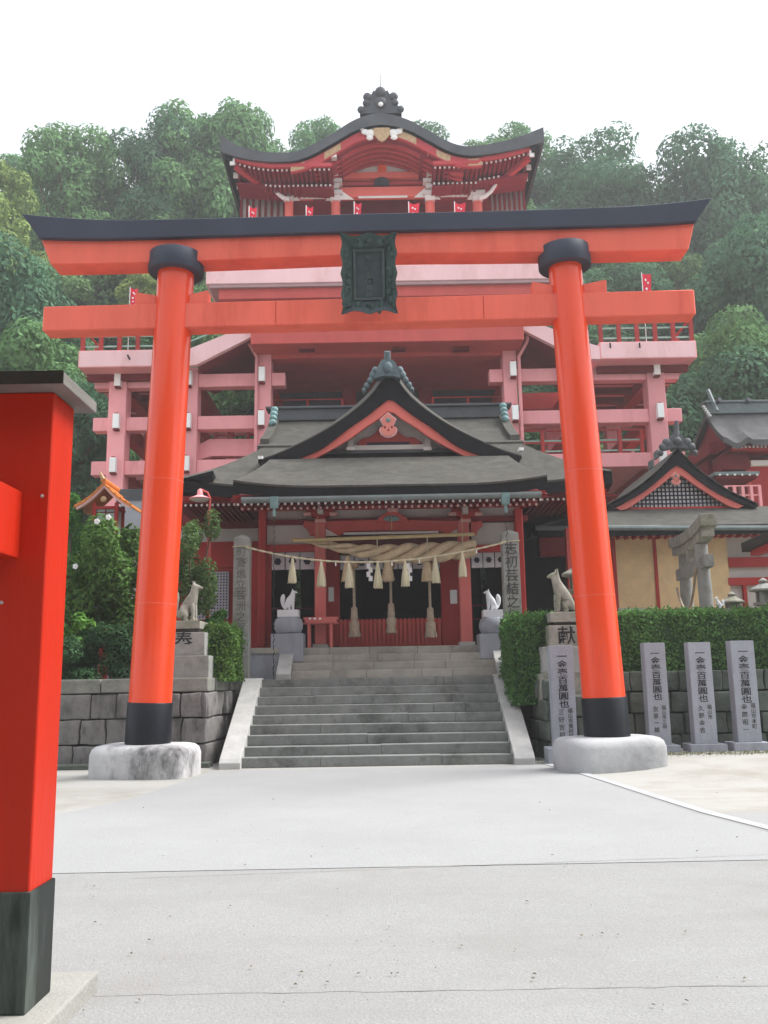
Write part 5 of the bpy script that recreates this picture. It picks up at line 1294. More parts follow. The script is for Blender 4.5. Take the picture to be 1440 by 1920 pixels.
# two storey shrine behind it on the right
BY = 31.0
ub = thing('upper_shrine', (P(1400, 900, BY).x, BY, TZ), 'grey roofed red shrine building at the far right edge', 'shrine building')
def ubp(p0, p1, q0, q1, Y, D, name, mat, par=None): return MB().bp(p0, p1, q0, q1, Y, D).build(name, mat, par or ub)
x0, x1 = P(1322, 766, BY + 1.5).x, P(1560, 800, BY).x; z0, z1 = P(1400, 824, BY).z, P(1400, 772, BY + 1.5).z
rf = lambda u, v: (x0 + u*(x1 - x0), BY + 1.5*v, z0 + (z1 - z0)*(.7*v + .3*v*v) + .35*max(0, .14 - u)/.14*(0) - (.0) + .12*math.cos(min(u, .25)*25)*(1-v)*(u < .25))
MB().sheet(rf, 30, 8, .22).build('roof', M('grey_bark_roof', (0.09, 0.088, 0.09), .9, .25, 2, bump=.5, bscale=20), ub, smooth=True)
MB().sheet(lambda u, v: (x0 + u*(x1-x0), BY + 1.5 + 3*v, z1 + (z0 - z1)*v), 8, 6, .22).build('roof', BARK, ub, smooth=True)
rg = MB().box(x0 + .05, x1, BY + 1.3, BY + 1.7, z1 - .1, z1 + .3).box(x0 - .1, x1, BY + 1.22, BY + 1.78, z1 + .301, z1 + .38).build('ridge', GUTTER, ub, bevel=.03)
m = MB()
for k in range(5): p = P(1319 + k*2, 763 + k*5, BY + 1.2); m.ball((p.x, BY + 1.2 - .05*k, p.z), (.08, .06, .06), 10, 6)
m.build('ridge_end_tiles', PALESTONE, ub, smooth=True)
a, b = P(1344, 770, BY + 1.1), P(1327, 731, BY + 1.4); MB().bar(a, b, .09, .12).build('crossed_finial', GUTTER, ub)
for px in (1345, 1400): a, b = P(px - 6, 758, BY + 1.5), P(px + 5, 749, BY + 1.1); MB().tube([a, b], .09, 8).build('ridge_billet', GREYROOF, ub, smooth=True)
ubp(1330, 1440, 828, 850, BY + 1.2, 3, 'eave_soffit', DARKRED); ubp(1373, 1560, 834, 843, BY + .3, .2, 'eave_board', RED)
xs = [P(1376, 839, BY + .28).x + k*.14 for k in range(12)]
rafters('rafter', xs, (.035, .045), BY + .28, BY + 1.4, [P(1400, 838, BY + .28).z]*12, RED, ub, 'rafter_tip', WHITE)
MB().prismx([(BY + .3, z0 - .2), (BY + 1.5, z1 - .2), (BY + 4.2, z0 - .2)], x0 + .2, x0 + .35).build('side_gable', DARKRED, ub)
ubp(1355, 1405, 850, 880, BY + .8, 1, 'bracket_block', DARKRED); ubp(1378, 1400, 862, 935, BY + 1.2, .1, 'plaster_panel', GREYWALL); ubp(1380, 1384, 862, 935, BY + 1.15, .1, 'wall_stud', RED)
ubp(1400, 1408, 856, 940, BY + .9, .3, 'corner_column', BEAM); ubp(1408, 1540, 862, 872, BY + 1, .2, 'white_panel', WHITE); ubp(1408, 1540, 872, 960, BY + 1.2, .2, 'board_wall', RED); ubp(1330, 1380, 880, 960, BY + 1.8, .2, 'board_wall', DARKRED)
ubp(1340, 1424, 884, 890, BY - .1, 1.4, 'pent_roof', GUTTER); ubp(1343, 1420, 891, 897, BY, 1.2, 'pent_beam', DARKRED)
m = MB()
for k in range(6): p = P(1350 + 14*k, 890, BY - .12); m.box(p.x - .03, p.x + .03, BY - .12, BY - .1, p.z - .03, p.z + .03)
m.build('rafter_tips', WHITE, ub)
railing('balcony_rail', P(1362, 930, BY).x, P(1425, 930, BY).x, BY, P(1400, 950, BY).z, P(1400, 912, BY).z, 4, PINK, ub, (1.0, .6), w=.05)
MB().box(P(1330, 900, BY + 2).x, x1, BY + 2, BY + 6, TZ, z0 - .2).build('building_core', DARKRED, ub)

# ================================================================ stone torii seen almost end-on
near, farp = P(1322, 1000, 20.0), P(1281, 1035, 22.6)
zc_ = (P(1322, 988, 20.0).z)
sth = thing('stone_torii', ((near.x + farp.x)/2, 21.3, TZ), 'small grey stone torii seen nearly end-on above the right hedge', 'stone torii')
xn, yn, xf, yf = P(1321, 1060, 20.2).x, 20.2, P(1281, 1060, 22.4).x, 22.4
D_ = Vector((xf - xn, yf - yn, 0)); d_ = D_.normalized()
for (x, y) in ((xn, yn), (xf, yf)):
    MB().tube([(x, y, TZ), (x - d_.x*.05*(1 if y < 21 else -1), y + d_.y*.12*(1 if y < 21 else -1), zc_ - .35)], [.165, .14], 20).build('pillar', STONE, sth, smooth=True)
A = Vector((xn, yn, 0)) - d_*.62; B = Vector((xf, yf, 0)) + d_*.62
def kas(z0, z1, w, e, rise):
    m = MB(); N = 14; vs = []
    a, b = A - d_*e, B + d_*e; nrm = Vector((d_.y, -d_.x, 0))
    for i in range(N + 1):
        u = i/N; p = a.lerp(b, u); r = rise*(abs(2*u - 1)**2.4)
        for (s, z) in ((-1, z0), (1, z0), (1, z1), (-1, z1)): vs.append(p + nrm*(s*w/2) + Vector((0, 0, z + r)))
    fs = []
    for i in range(N):
        for k in range(4): fs.append((4*i+k, 4*i+(k+1) % 4, 4*i+4+(k+1) % 4, 4*i+4+k))
    fs += [(0,1,2,3), (4*N+3, 4*N+2, 4*N+1, 4*N)]
    return m.add(vs, fs)
kas(zc_ - .16, zc_ + .10, .36, .1, .12).build('top_lintel', MOSSSTONE, sth, bevel=.015); kas(zc_ - .36, zc_ - .162, .27, -.05, .10).build('lower_lintel', MOSSSTONE, sth, bevel=.012)
m = MB(); zt_ = zc_ - .78
m.bar(A + d_*.15 + Vector((0,0,zt_)), B - d_*.15 + Vector((0,0,zt_)), .2, .27); m.build('tie_beam', STONE, sth, bevel=.012)
c = (A + B)/2; MB().box(c.x - .13, c.x + .13, c.y - .1, c.y + .1, zt_ + .13, zc_ - .34).build('centre_strut', MOSSSTONE, sth, bevel=.01)
c0, c1 = Vector((xn - .2, yn, zt_ - .1)), Vector((xf - .2, yf, zt_ - .35))
rp2 = thing('hanging_rope', (c0.x, c0.y, zt_), 'old straw rope and paper streamers hanging in the small stone torii', 'rope')
pp = [c0.lerp(c1, i/20) + Vector((0, 0, -4*.75*(i/20)*(1 - i/20))) for i in range(21)]
MB().tube(pp, .03, 8).build('cord', HEMP, rp2, smooth=True)
for i, k in enumerate((8, 11)):
    m = MB(); fringe(m, pp[k], pp[k].z, pp[k].z - .5 - .2*i, .04, .1, 80 + k); m.build('tassel', STRAW, rp2, smooth=True)
m = MB()
for k in (9, 13):
    for j in range(4): m.box(pp[k].x - .06 + .05*(j % 2), pp[k].x + .02 + .05*(j % 2), pp[k].y - .06, pp[k].y - .055, pp[k].z - .12*(j+1), pp[k].z - .12*j)
m.build('paper_streamer', PAPER, rp2)

# stone lanterns
def lantern(px, qtop, qbase, Y, k, label, mat):
    p = P(px, qtop, Y); t = thing('stone_lantern', (p.x, Y, TZ), label, 'lantern', 'stone lanterns behind the right hedge')
    zt = p.z
    MB().lathe((p.x, Y, zt - .42*k), [(.0, .0), (.30*k, .0), (.44*k, .03*k), (.43*k, .08*k), (.22*k, .2*k), (.13*k, .25*k)], 6 if k > 1 else 12).build('cap', mat, t, bevel=.01)
    MB().lathe((p.x, Y, zt - .18*k), [(.06*k, 0), (.12*k, .04*k), (.14*k, .1*k), (.06*k, .16*k), (.01, .19*k)], 14).build('finial', mat, t, smooth=True)
    fbx = MB()
    for a in range(4):
        aa = math.pi/4 + a*math.pi/2; fbx.box(p.x + .2*k*math.cos(aa) - .05*k, p.x + .2*k*math.cos(aa) + .05*k, Y + .2*k*math.sin(aa) - .05*k, Y + .2*k*math.sin(aa) + .05*k, zt - .75*k, zt - .42*k)
    fbx.box(p.x - .1*k, p.x + .1*k, Y - .1*k, Y + .1*k, zt - .75*k, zt - .42*k); fbx.build('fire_box', mat, t)
    MB().lathe((p.x, Y, zt - .87*k), [(.2*k, 0), (.34*k, .05*k), (.34*k, .12*k)], 12).build('platform', mat, t)
    MB().lathe((p.x, Y, TZ), [(.3*k, 0), (.3*k, .1), (.13*k, .16), (.12*k, zt - .87*k - TZ)], 14).build('shaft', mat, t, smooth=True)
lantern(1371, 1110, 1145, 20.2, .62, 'dark squat stone lantern half hidden behind the right hedge', MOSSSTONE)
lantern(1430, 1084, 1145, 20.0, .72, 'pale stone lantern with wide cap at the right edge', STONE)
lantern(1082, 1052, 1145, 20.3, .85, 'stone lantern standing behind the right mossy fox', MOSSSTONE)
# small white fox figure in the hedge gap
# dark roof beam of a small red torii at the right edge
rt2 = thing('red_torii', (P(1440, 1020, 18.6).x, 18.6, TZ), 'black capped end of a small red torii entering at the right edge', 'torii')
a, b = P(1402, 1027, 19.6), P(1500, 985, 17.6); MB().bar(a, b, .3, .2).build('top_lintel', DARKWOOD, rt2, bevel=.01)
a2, b2 = P(1415, 1034, 19.5) , P(1500, 1003, 17.6); MB().bar(a2 - Vector((0,0,.02)), b2 - Vector((0,0,.04)), .2, .16).build('lower_lintel', RED, rt2)
xx = P(1462, 1100, 18.4).x; MB().tube([(xx, 18.5, TZ), (xx, 18.5, b2.z - .1)], .12, 14).build('pillar', RED, rt2, smooth=True)

# ================================================================ inscribed slabs
def slab(px0, px1, q0, q1, Y, label, main, right, left, seed, ground=.1):
    x0, x1 = P(px0, (q0+q1)/2, Y).x, P(px1, (q0+q1)/2, Y).x; zt, zb = P((px0+px1)/2, q0, Y).z, P((px0+px1)/2, q1, Y).z
    t = thing('inscribed_slab', ((x0+x1)/2, Y + .13, ground), label, 'stone slab', 'inscribed granite slabs along the right wall')
    w = x1 - x0; h = zt - zb
    MB().box(x0, x1, Y, Y + .26, zb, zt).build('slab', BLUESTONE, t, bevel=.008)
    MB().box(x0 - .13, x1 + .13, Y - .12, Y + .38, ground - .06, zb).build('plinth', BLUESTONE, t, bevel=.01)
    L = lambda x, z: (x - (x0+x1)/2, -.131, z - ground)
    writing('carved_writing', main, w*.335, INK, t, L((x0+x1)/2, zt - h*.075), space=1.0, sx=1.35, depth=.003)
    writing('carved_place', right, w*.22, WORNINK, t, L(x0 + w*.74, zt - h*.62), space=.98, depth=.003)
    writing('carved_name', left, w*.26, WORNINK, t, L(x0 + w*.36, zt - h*.63), space=1.2, depth=.003)
    return t
slab(1035, 1079, 1210, 1402, 16.9, 'inscribed slab left of the right torii pillar', '一金壱百萬圓也', '福山市東村町', '三好吉村', 1, .0)
slab(1213, 1253, 1205, 1397, 17.4, 'inscribed slab nearest right of the right torii pillar', '一金壱百萬圓也', '福山市三和', '安原一雄', 2)
slab(1297, 1339, 1204, 1395, 17.4, 'middle one of the three inscribed slabs right of the pillar', '一金壱百萬圓也', '福山市', '久野金吉', 3)
slab(1377, 1421, 1201, 1392, 17.4, 'rightmost inscribed slab near the right edge', '一金壱百萬圓也', '福山市本町', '寺岡昭一', 4)

# ================================================================ foxes
def fox(name, parent, base, k, face, mat, look=0.0, fat=1.15):
    """seated fox, facing +X when face = 1"""
    N = [(-.02, 0, .24, .15), (-.14, 0, .14, .10),                         # 0 hip, 1 rump
         (.10, 0, .42, .135), (.22, 0, .56, .125), (.27, 0, .72, .085), (.29, 0, .86, .078), (.36, 0, .885, .062), (.45, 0, .85, .036), (.49, 0, .84, .022),   # 2 back,3 chest,4 neck,5 skull,6 brow,7 snout,8 nose
         (.25, .05, .95, .03), (.245, .062, 1.04, .010), (.25, -.05, .95, .03), (.245, -.062, 1.04, .010),    # ears
         (.24, .085, .46, .065), (.27, .085, .24, .046), (.27, .085, .05, .042), (.33, .085, .025, .03),      # front leg
         (.24, -.085, .46, .065), (.27, -.085, .24, .046), (.27, -.085, .05, .042), (.33, -.085, .025, .03),
         (.02, .12, .20, .105), (.13, .13, .17, .06), (.08, .14, .05, .045), (.17, .14, .025, .032),          # hind leg
         (.02, -.12, .20, .105), (.13, -.13, .17, .06), (.08, -.14, .05, .045), (.17, -.14, .025, .032),
         (-.20, 0, .22, .055), (-.235, 0, .40, .07), (-.225, 0, .58, .085), (-.20, 0, .72, .06), (-.185, 0, .79, .02)]   # tail
    E = [(0,1),(0,2),(2,3),(3,4),(4,5),(5,6),(6,7),(7,8),(5,9),(9,10),(5,11),(11,12),(3,13),(13,14),(14,15),(15,16),(3,17),(17,18),(18,19),(19,20),
         (0,21),(21,22),(22,23),(23,24),(0,25),(25,26),(26,27),(27,28),(1,29),(29,30),(30,31),(31,32),(32,33)]
    N = [(a, b*1.1, c, r*(fat if i < 6 or i > 12 else 1.1)) for i, (a, b, c, r) in enumerate(N)]
    xf = Matrix.Translation(Vector(base)) @ Matrix.Rotation(math.pi if face < 0 else 0, 4, 'Z') @ Matrix.Rotation(look, 4, 'Z') @ Matrix.Scale(k, 4)
    return skin(name, N, E, mat, parent, 2, xf)
def white_fox(px, face, label, eyec=-1):
    Y = 20.7; p = P(px, 1210, Y); zt = P(px, 1104, Y).z
    t = thing('fox_statue', (p.x, Y + .35, HF - .02), label, 'fox statue', 'white foxes before the hall')
    zb = P(px, 1215, Y).z; z1 = P(px, 1186, Y).z - HF; z2 = P(px, 1154, Y).z - HF; z3 = P(px, 1143, Y).z - HF; z4 = P(px, 1139, Y).z - HF
    z0 = 0
    w = 30/F*20.7
    MB().box(-w, w, -w, w, z0 - .3, z1).build('stone_base', BLUESTONE, t, local=True, bevel=.012)
    rr = 27/F*20.7; hh_ = z2 - z1
    MB().lathe((0, 0, z1), [(rr*.6, 0), (rr*.86, hh_*.06), (rr, hh_*.3), (rr*1.02, hh_*.55), (rr*.93, hh_*.85), (rr*.75, hh_)], 28).build('round_pedestal', BLUESTONE, t, local=True, smooth=True)
    MB().box(-rr*.74, rr*.74, -rr*.6, rr*.6, z2, z3 + .03).build('plinth', WHITESTONE, t, local=True, bevel=.01)
    f = fox('fox_figure', t, (.03*-face, 0, z3 + .03), (zt - HF - z3 - .03)/1.04*1.12, face, WHITESTONE, fat=1.6)
white_fox(538, 1, 'white fox statue facing right left of the hall entrance')
white_fox(930, -1, 'white fox statue facing left beside the right rope post')
def stone_fox(px, face, Y, q_top, q_base, label, ch, lab2, dims, zbase):
    p = P(px, 1200, Y); t = thing('fox_statue', (p.x, Y + .4, zbase), label, 'fox statue', 'mossy stone foxes flanking the stairs')
    zt, z3 = P(px, q_top, Y).z - zbase, P(px, q_base, Y).z - zbase
    tiers = dims
    z = 0
    for i, (q, hw_, hd, mat) in enumerate(tiers):
        z1 = P(px, q, Y).z - zbase
        MB().box(-hw_, hw_, -hd, hd, z - .02*(i == 0), z1).build('pedestal_tier', mat, t, local=True, bevel=.02)
        z = z1
    f = fox('fox_figure', t, (-.05*face, 0, z), (zt - z)/1.04, face, MOSSSTONE, look=-.12*face)
    zq = P(px, lab2[0], Y).z - zbase
    writing('carved_character', ch, lab2[1], INK, t, (lab2[2], -lab2[3] - .001, zq), depth=.003)
stone_fox(340, 1, 17.9, 1086, 1166, 'mossy stone fox on a pedestal right of the left torii pillar', '奉', (1186, .36, .06, .47),
          [(1230, .58, .58, STONE), (1186, .47, .47, STONE), (1179, .34, .40, DARKWOOD), (1164, .36, .42, MOSSSTONE)], 1.62)
stone_fox(1072, -1, 17.85, 1062, 1160, 'mossy stone fox on a pedestal beside the right torii pillar', '献', (1176, .36, -.10, .43),
          [(1262, .66, .50, MOSSSTONE), (1212, .60, .50, STONE), (1172, .45, .43, MOSSSTONE), (1166, .34, .36, DARKWOOD), (1147, .40, .40, MOSSSTONE)], 1.1)
# small white fox behind the hedge by the lantern
t = thing('fox_statue', (P(1350, 1120, 19.9).x, 19.9, TZ), 'tiny white fox figure peeping over the right hedge', 'fox statue')
zq = P(1350, 1142, 19.9).z - TZ; MB().box(-.15, .15, -.12, .12, 0, zq).build('stone_base', STONE, t, local=True, bevel=.01); fox('fox_figure', t, (0, 0, zq), .27, -1, WHITESTONE)

# ================================================================ lamp post and lantern shrine on the left
LY = 20.1
p = P(393, 960, LY); lp = thing('lamp_post', (p.x, LY, TZ), 'red lamp post with a wide conical shade left of the hall', 'lamp post')
zt = P(392, 900, LY).z; zm = P(392, 958, LY).z
MB().tube([(p.x, LY, TZ), (p.x, LY, zm), (p.x, LY, zm + .02)], [.045, .045, .03], 12).tube([(p.x, LY, zm), (p.x, LY, zm + .3), (p.x - .05, LY, zm + .42), (p.x - .2, LY, zm + .5)], .022, 10).build('pole', BEAM, lp, smooth=True)
c = P(375, 936, LY); h = P(375, 917, LY).z - c.z
MB().lathe((c.x, LY, c.z), [(.25, .0), (.255, .01), (.12, .07), (.075, .09), (.055, h*.9), (.03, h), (.005, h + .01)], 24).build('lamp_shade', PINK, lp, smooth=True)
MB().lathe((c.x, LY, c.z - .03), [(.12, -.02), (.2, .005), (.22, .028)], 20).build('reflector', GREYWALL, lp, smooth=True)
MB().lathe((p.x, LY, P(392, 1130, LY).z), [(.05, 0), (.085, .05), (.05, .12)], 12).build('pole_collar', BEAM, lp, smooth=True)
# little roofed lantern
QY = 19.5
c = P(195, 990, QY); ls_ = thing('roofed_lantern', (c.x, QY + .3, TZ), 'red lantern shrine with a curved orange roof above the left shrubs', 'lantern')
zr = P(193, 906, QY).z; ze = P(190, 948, QY).z; rw_ = P(244, 945, QY).x - P(193, 945, QY).x
def lroof(u, v):
    w = abs(2*u - 1); return (c.x + (2*u - 1)*rw_*(1.05), QY - .15 + v*1.0, zr - (zr - ze)*(1.5*w - .5*w*w))
MB().sheet(lroof, 20, 4, .06).build('roof', TILEORANGE, ls_, smooth=True)
MB().sheet(lambda u, v: (lambda q: (q[0]*1.0, QY - .12 + .1*v, q[2] - .062))(lroof(.03 + .94*u, 0)), 20, 1, .05).build('barge_board', PALEPINK, ls_)
m = MB()
for k in range(5):
    for s in (0, 1): m.tube([lroof((.1 + .1*k) if s == 0 else 1 - (.1 + .1*k), .0), lroof((.1 + .1*k) if s == 0 else 1 - (.1+.1*k), 1)], .022, 6)
m.tube([(c.x, QY - .2, zr + .03), (c.x, QY + .9, zr + .03)], .06, 8); m.build('roof_rolls', TILEORANGE, ls_, smooth=True)
MB().tube([(c.x, QY - .2, zr + .05), (c.x - .06, QY - .25, zr + .2)], [.05, .015], 8).build('roof_finial', GOLD, ls_, smooth=True)
MB().ball((c.x, QY - .12, P(190, 938, QY).z), (.07, .03, .07), 12, 6).build('gold_boss', GOLD, ls_, smooth=True)
zb0, zb1 = P(195, 1010, QY).z, P(195, 952, QY).z; hw_ = .24
fr_ = MB()
for (sx, sy) in ((-1, -1), (1, -1), (-1, 1), (1, 1)): fr_.box(c.x + sx*hw_ - .035, c.x + sx*hw_ + .035, QY + .3 + sy*.24 - .035, QY + .3 + sy*.24 + .035, zb0, zb1 + .12)
for z in (zb0, zb1 - .02): fr_.box(c.x - hw_ - .05, c.x + hw_ + .05, QY + .02, QY + .58, z, z + .06)
fr_.build('lantern_frame', RED, ls_)
MB().box(c.x - hw_ + .02, c.x + hw_ - .02, QY + .08, QY + .52, zb0 + .06, zb1 - .02).build('lantern_pane', GLASS, ls_)
MB().box(c.x - .01, c.x + .01, QY + .06, QY + .08, zb0 + .06, zb1 - .02).box(c.x - hw_ + .02, c.x + hw_ - .02, QY + .06, QY + .08, zb1 - .1, zb1 - .08).build('pane_bars', DARKRED, ls_)
MB().lathe((c.x, QY + .3, zb0 - .42), [(.1, 0), (.14, .1), (.34, .36), (.34, .42)], 4, a0=math.pi/4).build('bracket_stand', RED, ls_)
MB().tube([(c.x, QY + .3, TZ), (c.x, QY + .3, zb0 - .4)], .10, 12).build('post', RED, ls_, smooth=True)
# grey roofed outbuilding behind it
ob = thing('outbuilding', (P(300, 1000, 27).x, 27, TZ), 'dark grey roofed outbuilding behind the left torii pillar', 'outbuilding')
MB().bp(218, 345, 916, 940, 27, .4).build('ridge', GREYROOF, ob, bevel=.02)
z0, z1 = P(280, 992, 25).z, P(280, 938, 27).z; x0, x1 = P(212, 960, 26).x, P(350, 960, 26).x
MB().sheet(lambda u, v: (x0 + u*(x1-x0), 25 + 2*v, z0 + (z1-z0)*v), 4, 4, .15).build('roof', GREYROOF, ob)
MB().box(x0 + .3, x1 - .3, 25.6, 28, TZ, z0 + .2).build('wall', GREYWALL, ob)
# ================================================================ hill
def hz(x, y):
    b = max(0, y - 45)
    s = min(b, 42) * 1.06 + max(0, b - 42) * 0.25
    prof = 1.0 + .10*math.sin(x*.09 + 1) - .16*max(0, min(1, (x - 12)/25)) 
    return TZ - .1 + s * prof
xs_ = [-160 + 8*i for i in range(41)]; ys_ = [44 + 4*i for i in range(30)]
m = MB(); m.add([(x, y, hz(x, y)) for y in ys_ for x in xs_], [(j*41+i, j*41+i+1, (j+1)*41+i+1, (j+1)*41+i) for j in range(29) for i in range(40)])
ho = m.build('hill', M('forest_floor', (0.05, 0.055, 0.03), .95, .4, .3), smooth=True); ho['kind'] = 'structure'

# ================================================================ foliage
def leaf_object(name, pts, nrm, size, mat, parent, seed, aspect=.5, extra=None):
    """many small leaf-shaped faces: pts (n,3), nrm (n,3)"""
    rg = np.random.default_rng(seed); n = len(pts)
    t = rg.normal(size=(n, 3)); nrm = nrm / np.linalg.norm(nrm, axis=1, keepdims=True)
    u = np.cross(nrm, t); u /= np.linalg.norm(u, axis=1, keepdims=True); w = np.cross(nrm, u)
    s = size * rg.uniform(.55, 1.35, (n, 1))
    V = np.stack([pts - u*s, pts + w*s*aspect*rg.uniform(.7, 1.2, (n, 1)) - nrm*s*.15, pts + u*s, pts - w*s*aspect*rg.uniform(.7, 1.2, (n, 1)) - nrm*s*.15], 1).reshape(-1, 3)
    me = bpy.data.meshes.new(name); me.vertices.add(4*n); me.vertices.foreach_set('co', V.astype(np.float32).ravel())
    me.loops.add(4*n); me.loops.foreach_set('vertex_index', np.arange(4*n, dtype=np.int32))
    me.polygons.add(n); me.polygons.foreach_set('loop_start', np.arange(0, 4*n, 4, dtype=np.int32))
    me.update(calc_edges=True)
    a = me.attributes.new('leaf', 'FLOAT', 'FACE'); a.data.foreach_set('value', rg.uniform(0, 1, n).astype(np.float32))
    return link(name, me, mat, parent)
def lobe_points(lobes, n, seed, shell=.55, out=.6):
    rg = np.random.default_rng(seed); L = np.array(lobes, float)
    A = (L[:, 3]*L[:, 4] + L[:, 3]*L[:, 5] + L[:, 4]*L[:, 5]); k = rg.choice(len(L), n, p=A/A.sum())
    d = rg.normal(size=(n, 3)); d /= np.linalg.norm(d, axis=1, keepdims=True)
    r = 1 - shell*rg.random((n, 1))**1.8
    p = L[k, :3] + d*L[k, 3:]*r
    # drop the leaves that fall deep inside another lobe
    keep = np.ones(n, bool)
    for q in L:
        e = ((p - q[:3])/q[3:])
        keep &= (e**2).sum(1) > .30
    nr = d*out + rg.normal(size=(n, 3))*.24 + np.array([0, 0, .25])
    return p[keep], nr[keep]
def crown_lobes(seed, R, H, n, z0):
    rn = random.Random(seed); out = [(0, 0, z0 + H*.5, R*.6, R*.6, H*.42)]
    for i in range(n):
        a = rn.uniform(0, 6.28); z = rn.uniform(.12, .95); w = math.sqrt(max(.05, 1 - (2*z - .95)**2))
        r = R*w*rn.uniform(.40, .95); s = R*rn.uniform(.17, .36)
        out.append((r*math.cos(a), r*math.sin(a), z0 + H*z, s*rn.uniform(.8, 1.25), s*rn.uniform(.8, 1.25), s*rn.uniform(.55, .95)))
    return out
LF1 = leafmat('broadleaf', (0.125, 0.255, 0.095), .03)
LF2 = leafmat('dark_evergreen_leaf', (0.08, 0.18, 0.09), .02)
LF3 = leafmat('bamboo_leaf', (0.24, 0.32, 0.09), .02)
LF4 = leafmat('fresh_leaf', (0.13, 0.28, 0.05), .02)
HEDGE = leafmat('hedge_leaf', (0.085, 0.20, 0.05), .01, .5, .25)
SHRUB = leafmat('shrub_leaf', (0.095, 0.22, 0.05), .015, .5, .3)
SHRUBD = leafmat('dark_shrub_leaf', (0.045, 0.105, 0.04), .01, .5, .2)
def make_tree(name, seed, R, H, trunk, nl, leaves, size, mat, label, group, open_=.45):
    t = thing(name, (0, 0, 0), label, 'tree', group)
    lobes = crown_lobes(seed, R, H, nl, trunk)
    p, q = lobe_points(lobes, leaves, seed, open_)
    leaf_object('crown', p, q, size, mat, t, seed)
    m = MB(); top = trunk + H*.55; rn = random.Random(seed)
    pts = [(0, 0, -1.5)]
    for i in range(1, 6): pts.append((rn.uniform(-.2, .2)*i*.4, rn.uniform(-.2, .2)*i*.4, -1.5 + (top + 1.5)*i/5))
    m.tube(pts, [R*.09, R*.08, R*.07, R*.055, R*.04, R*.015], 8)
    for L in lobes[1:9]:
        b = Vector(pts[rn.choice((2, 3, 4))]); e = Vector(L[:3]); mid = b.lerp(e, .5) + Vector((0, 0, -.3))
        m.tube([b, mid, e], [R*.035, R*.025, R*.008], 6)
    m.build('trunk', TRUNK, t, local=True, smooth=True)
    return t
def place(proto, state, x, y, z, s, rz, label, group, sz=None):
    if not state['used']: o = proto; state['used'] = True
    else: o = copy_tree(proto)
    o.location = (x, y, z); o.scale = (s, s, sz or s); o.rotation_euler = (0, 0, rz); o['label'] = label; o['group'] = group
    return o
protos = []
for k, (nm, sd, R, H, tr, nl, lv, sz, mt) in enumerate((
        ('broadleaf_tree', 11, 4.2, 9.0, 1.5, 48, 26000, .17, LF1), ('broadleaf_tree', 12, 4.6, 8.6, 1.6, 54, 27000, .17, LF2),
        ('broadleaf_tree', 13, 3.8, 9.6, 1.5, 44, 23000, .17, LF1), ('airy_tree', 14, 4.4, 10.5, 2.0, 36, 11500, .17, LF2),
        ('bamboo_clump', 15, 3.0, 11.0, 1.5, 38, 18000, .155, LF3))):
    protos.append((make_tree(nm, sd, R, H, tr, nl, lv, sz, mt, 'tree', 'hillside trees', .5), {'used': False}))
rt_ = random.Random(21)
LAB = {'L': 'leafy tree on the wooded hillside left of the tower', 'R': 'dark leafy tree on the wooded hillside right of the tower', 'C': 'tree on the slope behind the tower frame',
       'B': 'feathery yellow green bamboo clump on the left hillside', 'A': 'thin airy tree with sky showing through on the right hillside'}
GRP = {'L': 'trees on the left hillside', 'R': 'trees on the right hillside', 'C': 'trees behind the tower', 'B': 'bamboo on the left hillside', 'A': 'airy trees on the right hillside'}
SKY = [(-400, 320), (0, 300), (30, 262), (150, 243), (215, 275), (250, 275), (300, 215), (390, 195), (470, 212), (530, 240), (600, 243), (1000, 250), (1100, 250), (1190, 310), (1230, 300), (1330, 272), (1440, 268), (1900, 268)]
def skyline(px):
    for (a, b), (c, d) in zip(SKY[:-1], SKY[1:]):
        if a <= px <= c: return b + (d - b)*(px - a)/(c - a)
    return 290
RI = RM.to_3x3().transposed()
def toppx(x, y, z):
    q = RI @ (Vector((x, y, z)) - EYE); return 960 + q.y/q.z*F
def ground_trees():
    y = 47.0; row = 0
    while y < 90:
        half = 11 + y*.42; x = -half + rt_.uniform(0, 3); step = 4.5 + (y - 47)*.03
        while x < half:
            xx = x + rt_.uniform(-1.3, 1.3); yy = y + rt_.uniform(-1.5, 1.5)
            px = 720 + xx/(yy*1.13)*F
            side = 'C' if 430 < px < 1010 else ('L' if px <= 430 else 'R')
            if side == 'C' and y > 66 and row % 2: x += step; continue
            if side == 'L': k = rt_.choice((0, 0, 1, 2)); 
            elif side == 'R': k = rt_.choice((1, 1, 1, 0, 3)) 
            else: k = rt_.choice((0, 1, 2))
            if side == 'R' and y > 74: k = rt_.choice((3, 1, 1))
            s = rt_.uniform(.85, 1.2); lab = side
            if toppx(xx, yy, hz(xx, yy) - .8 + 10.4*s) < skyline(px) + 12: x += step; continue
            if side == 'L' and (px < 60 and y < 76 or (200 < px < 330 and 60 < y < 68)): k = 4; s = rt_.uniform(.8, 1.0)
            if k == 4: lab = 'B'
            if k == 3: lab = 'A'
            place(*protos[k], xx, yy, hz(xx, yy) - .8, s, rt_.uniform(0, 6.28), LAB[lab], GRP[lab])
            x += step * rt_.uniform(.85, 1.15)
        y += 5.6; row += 1
ground_trees()
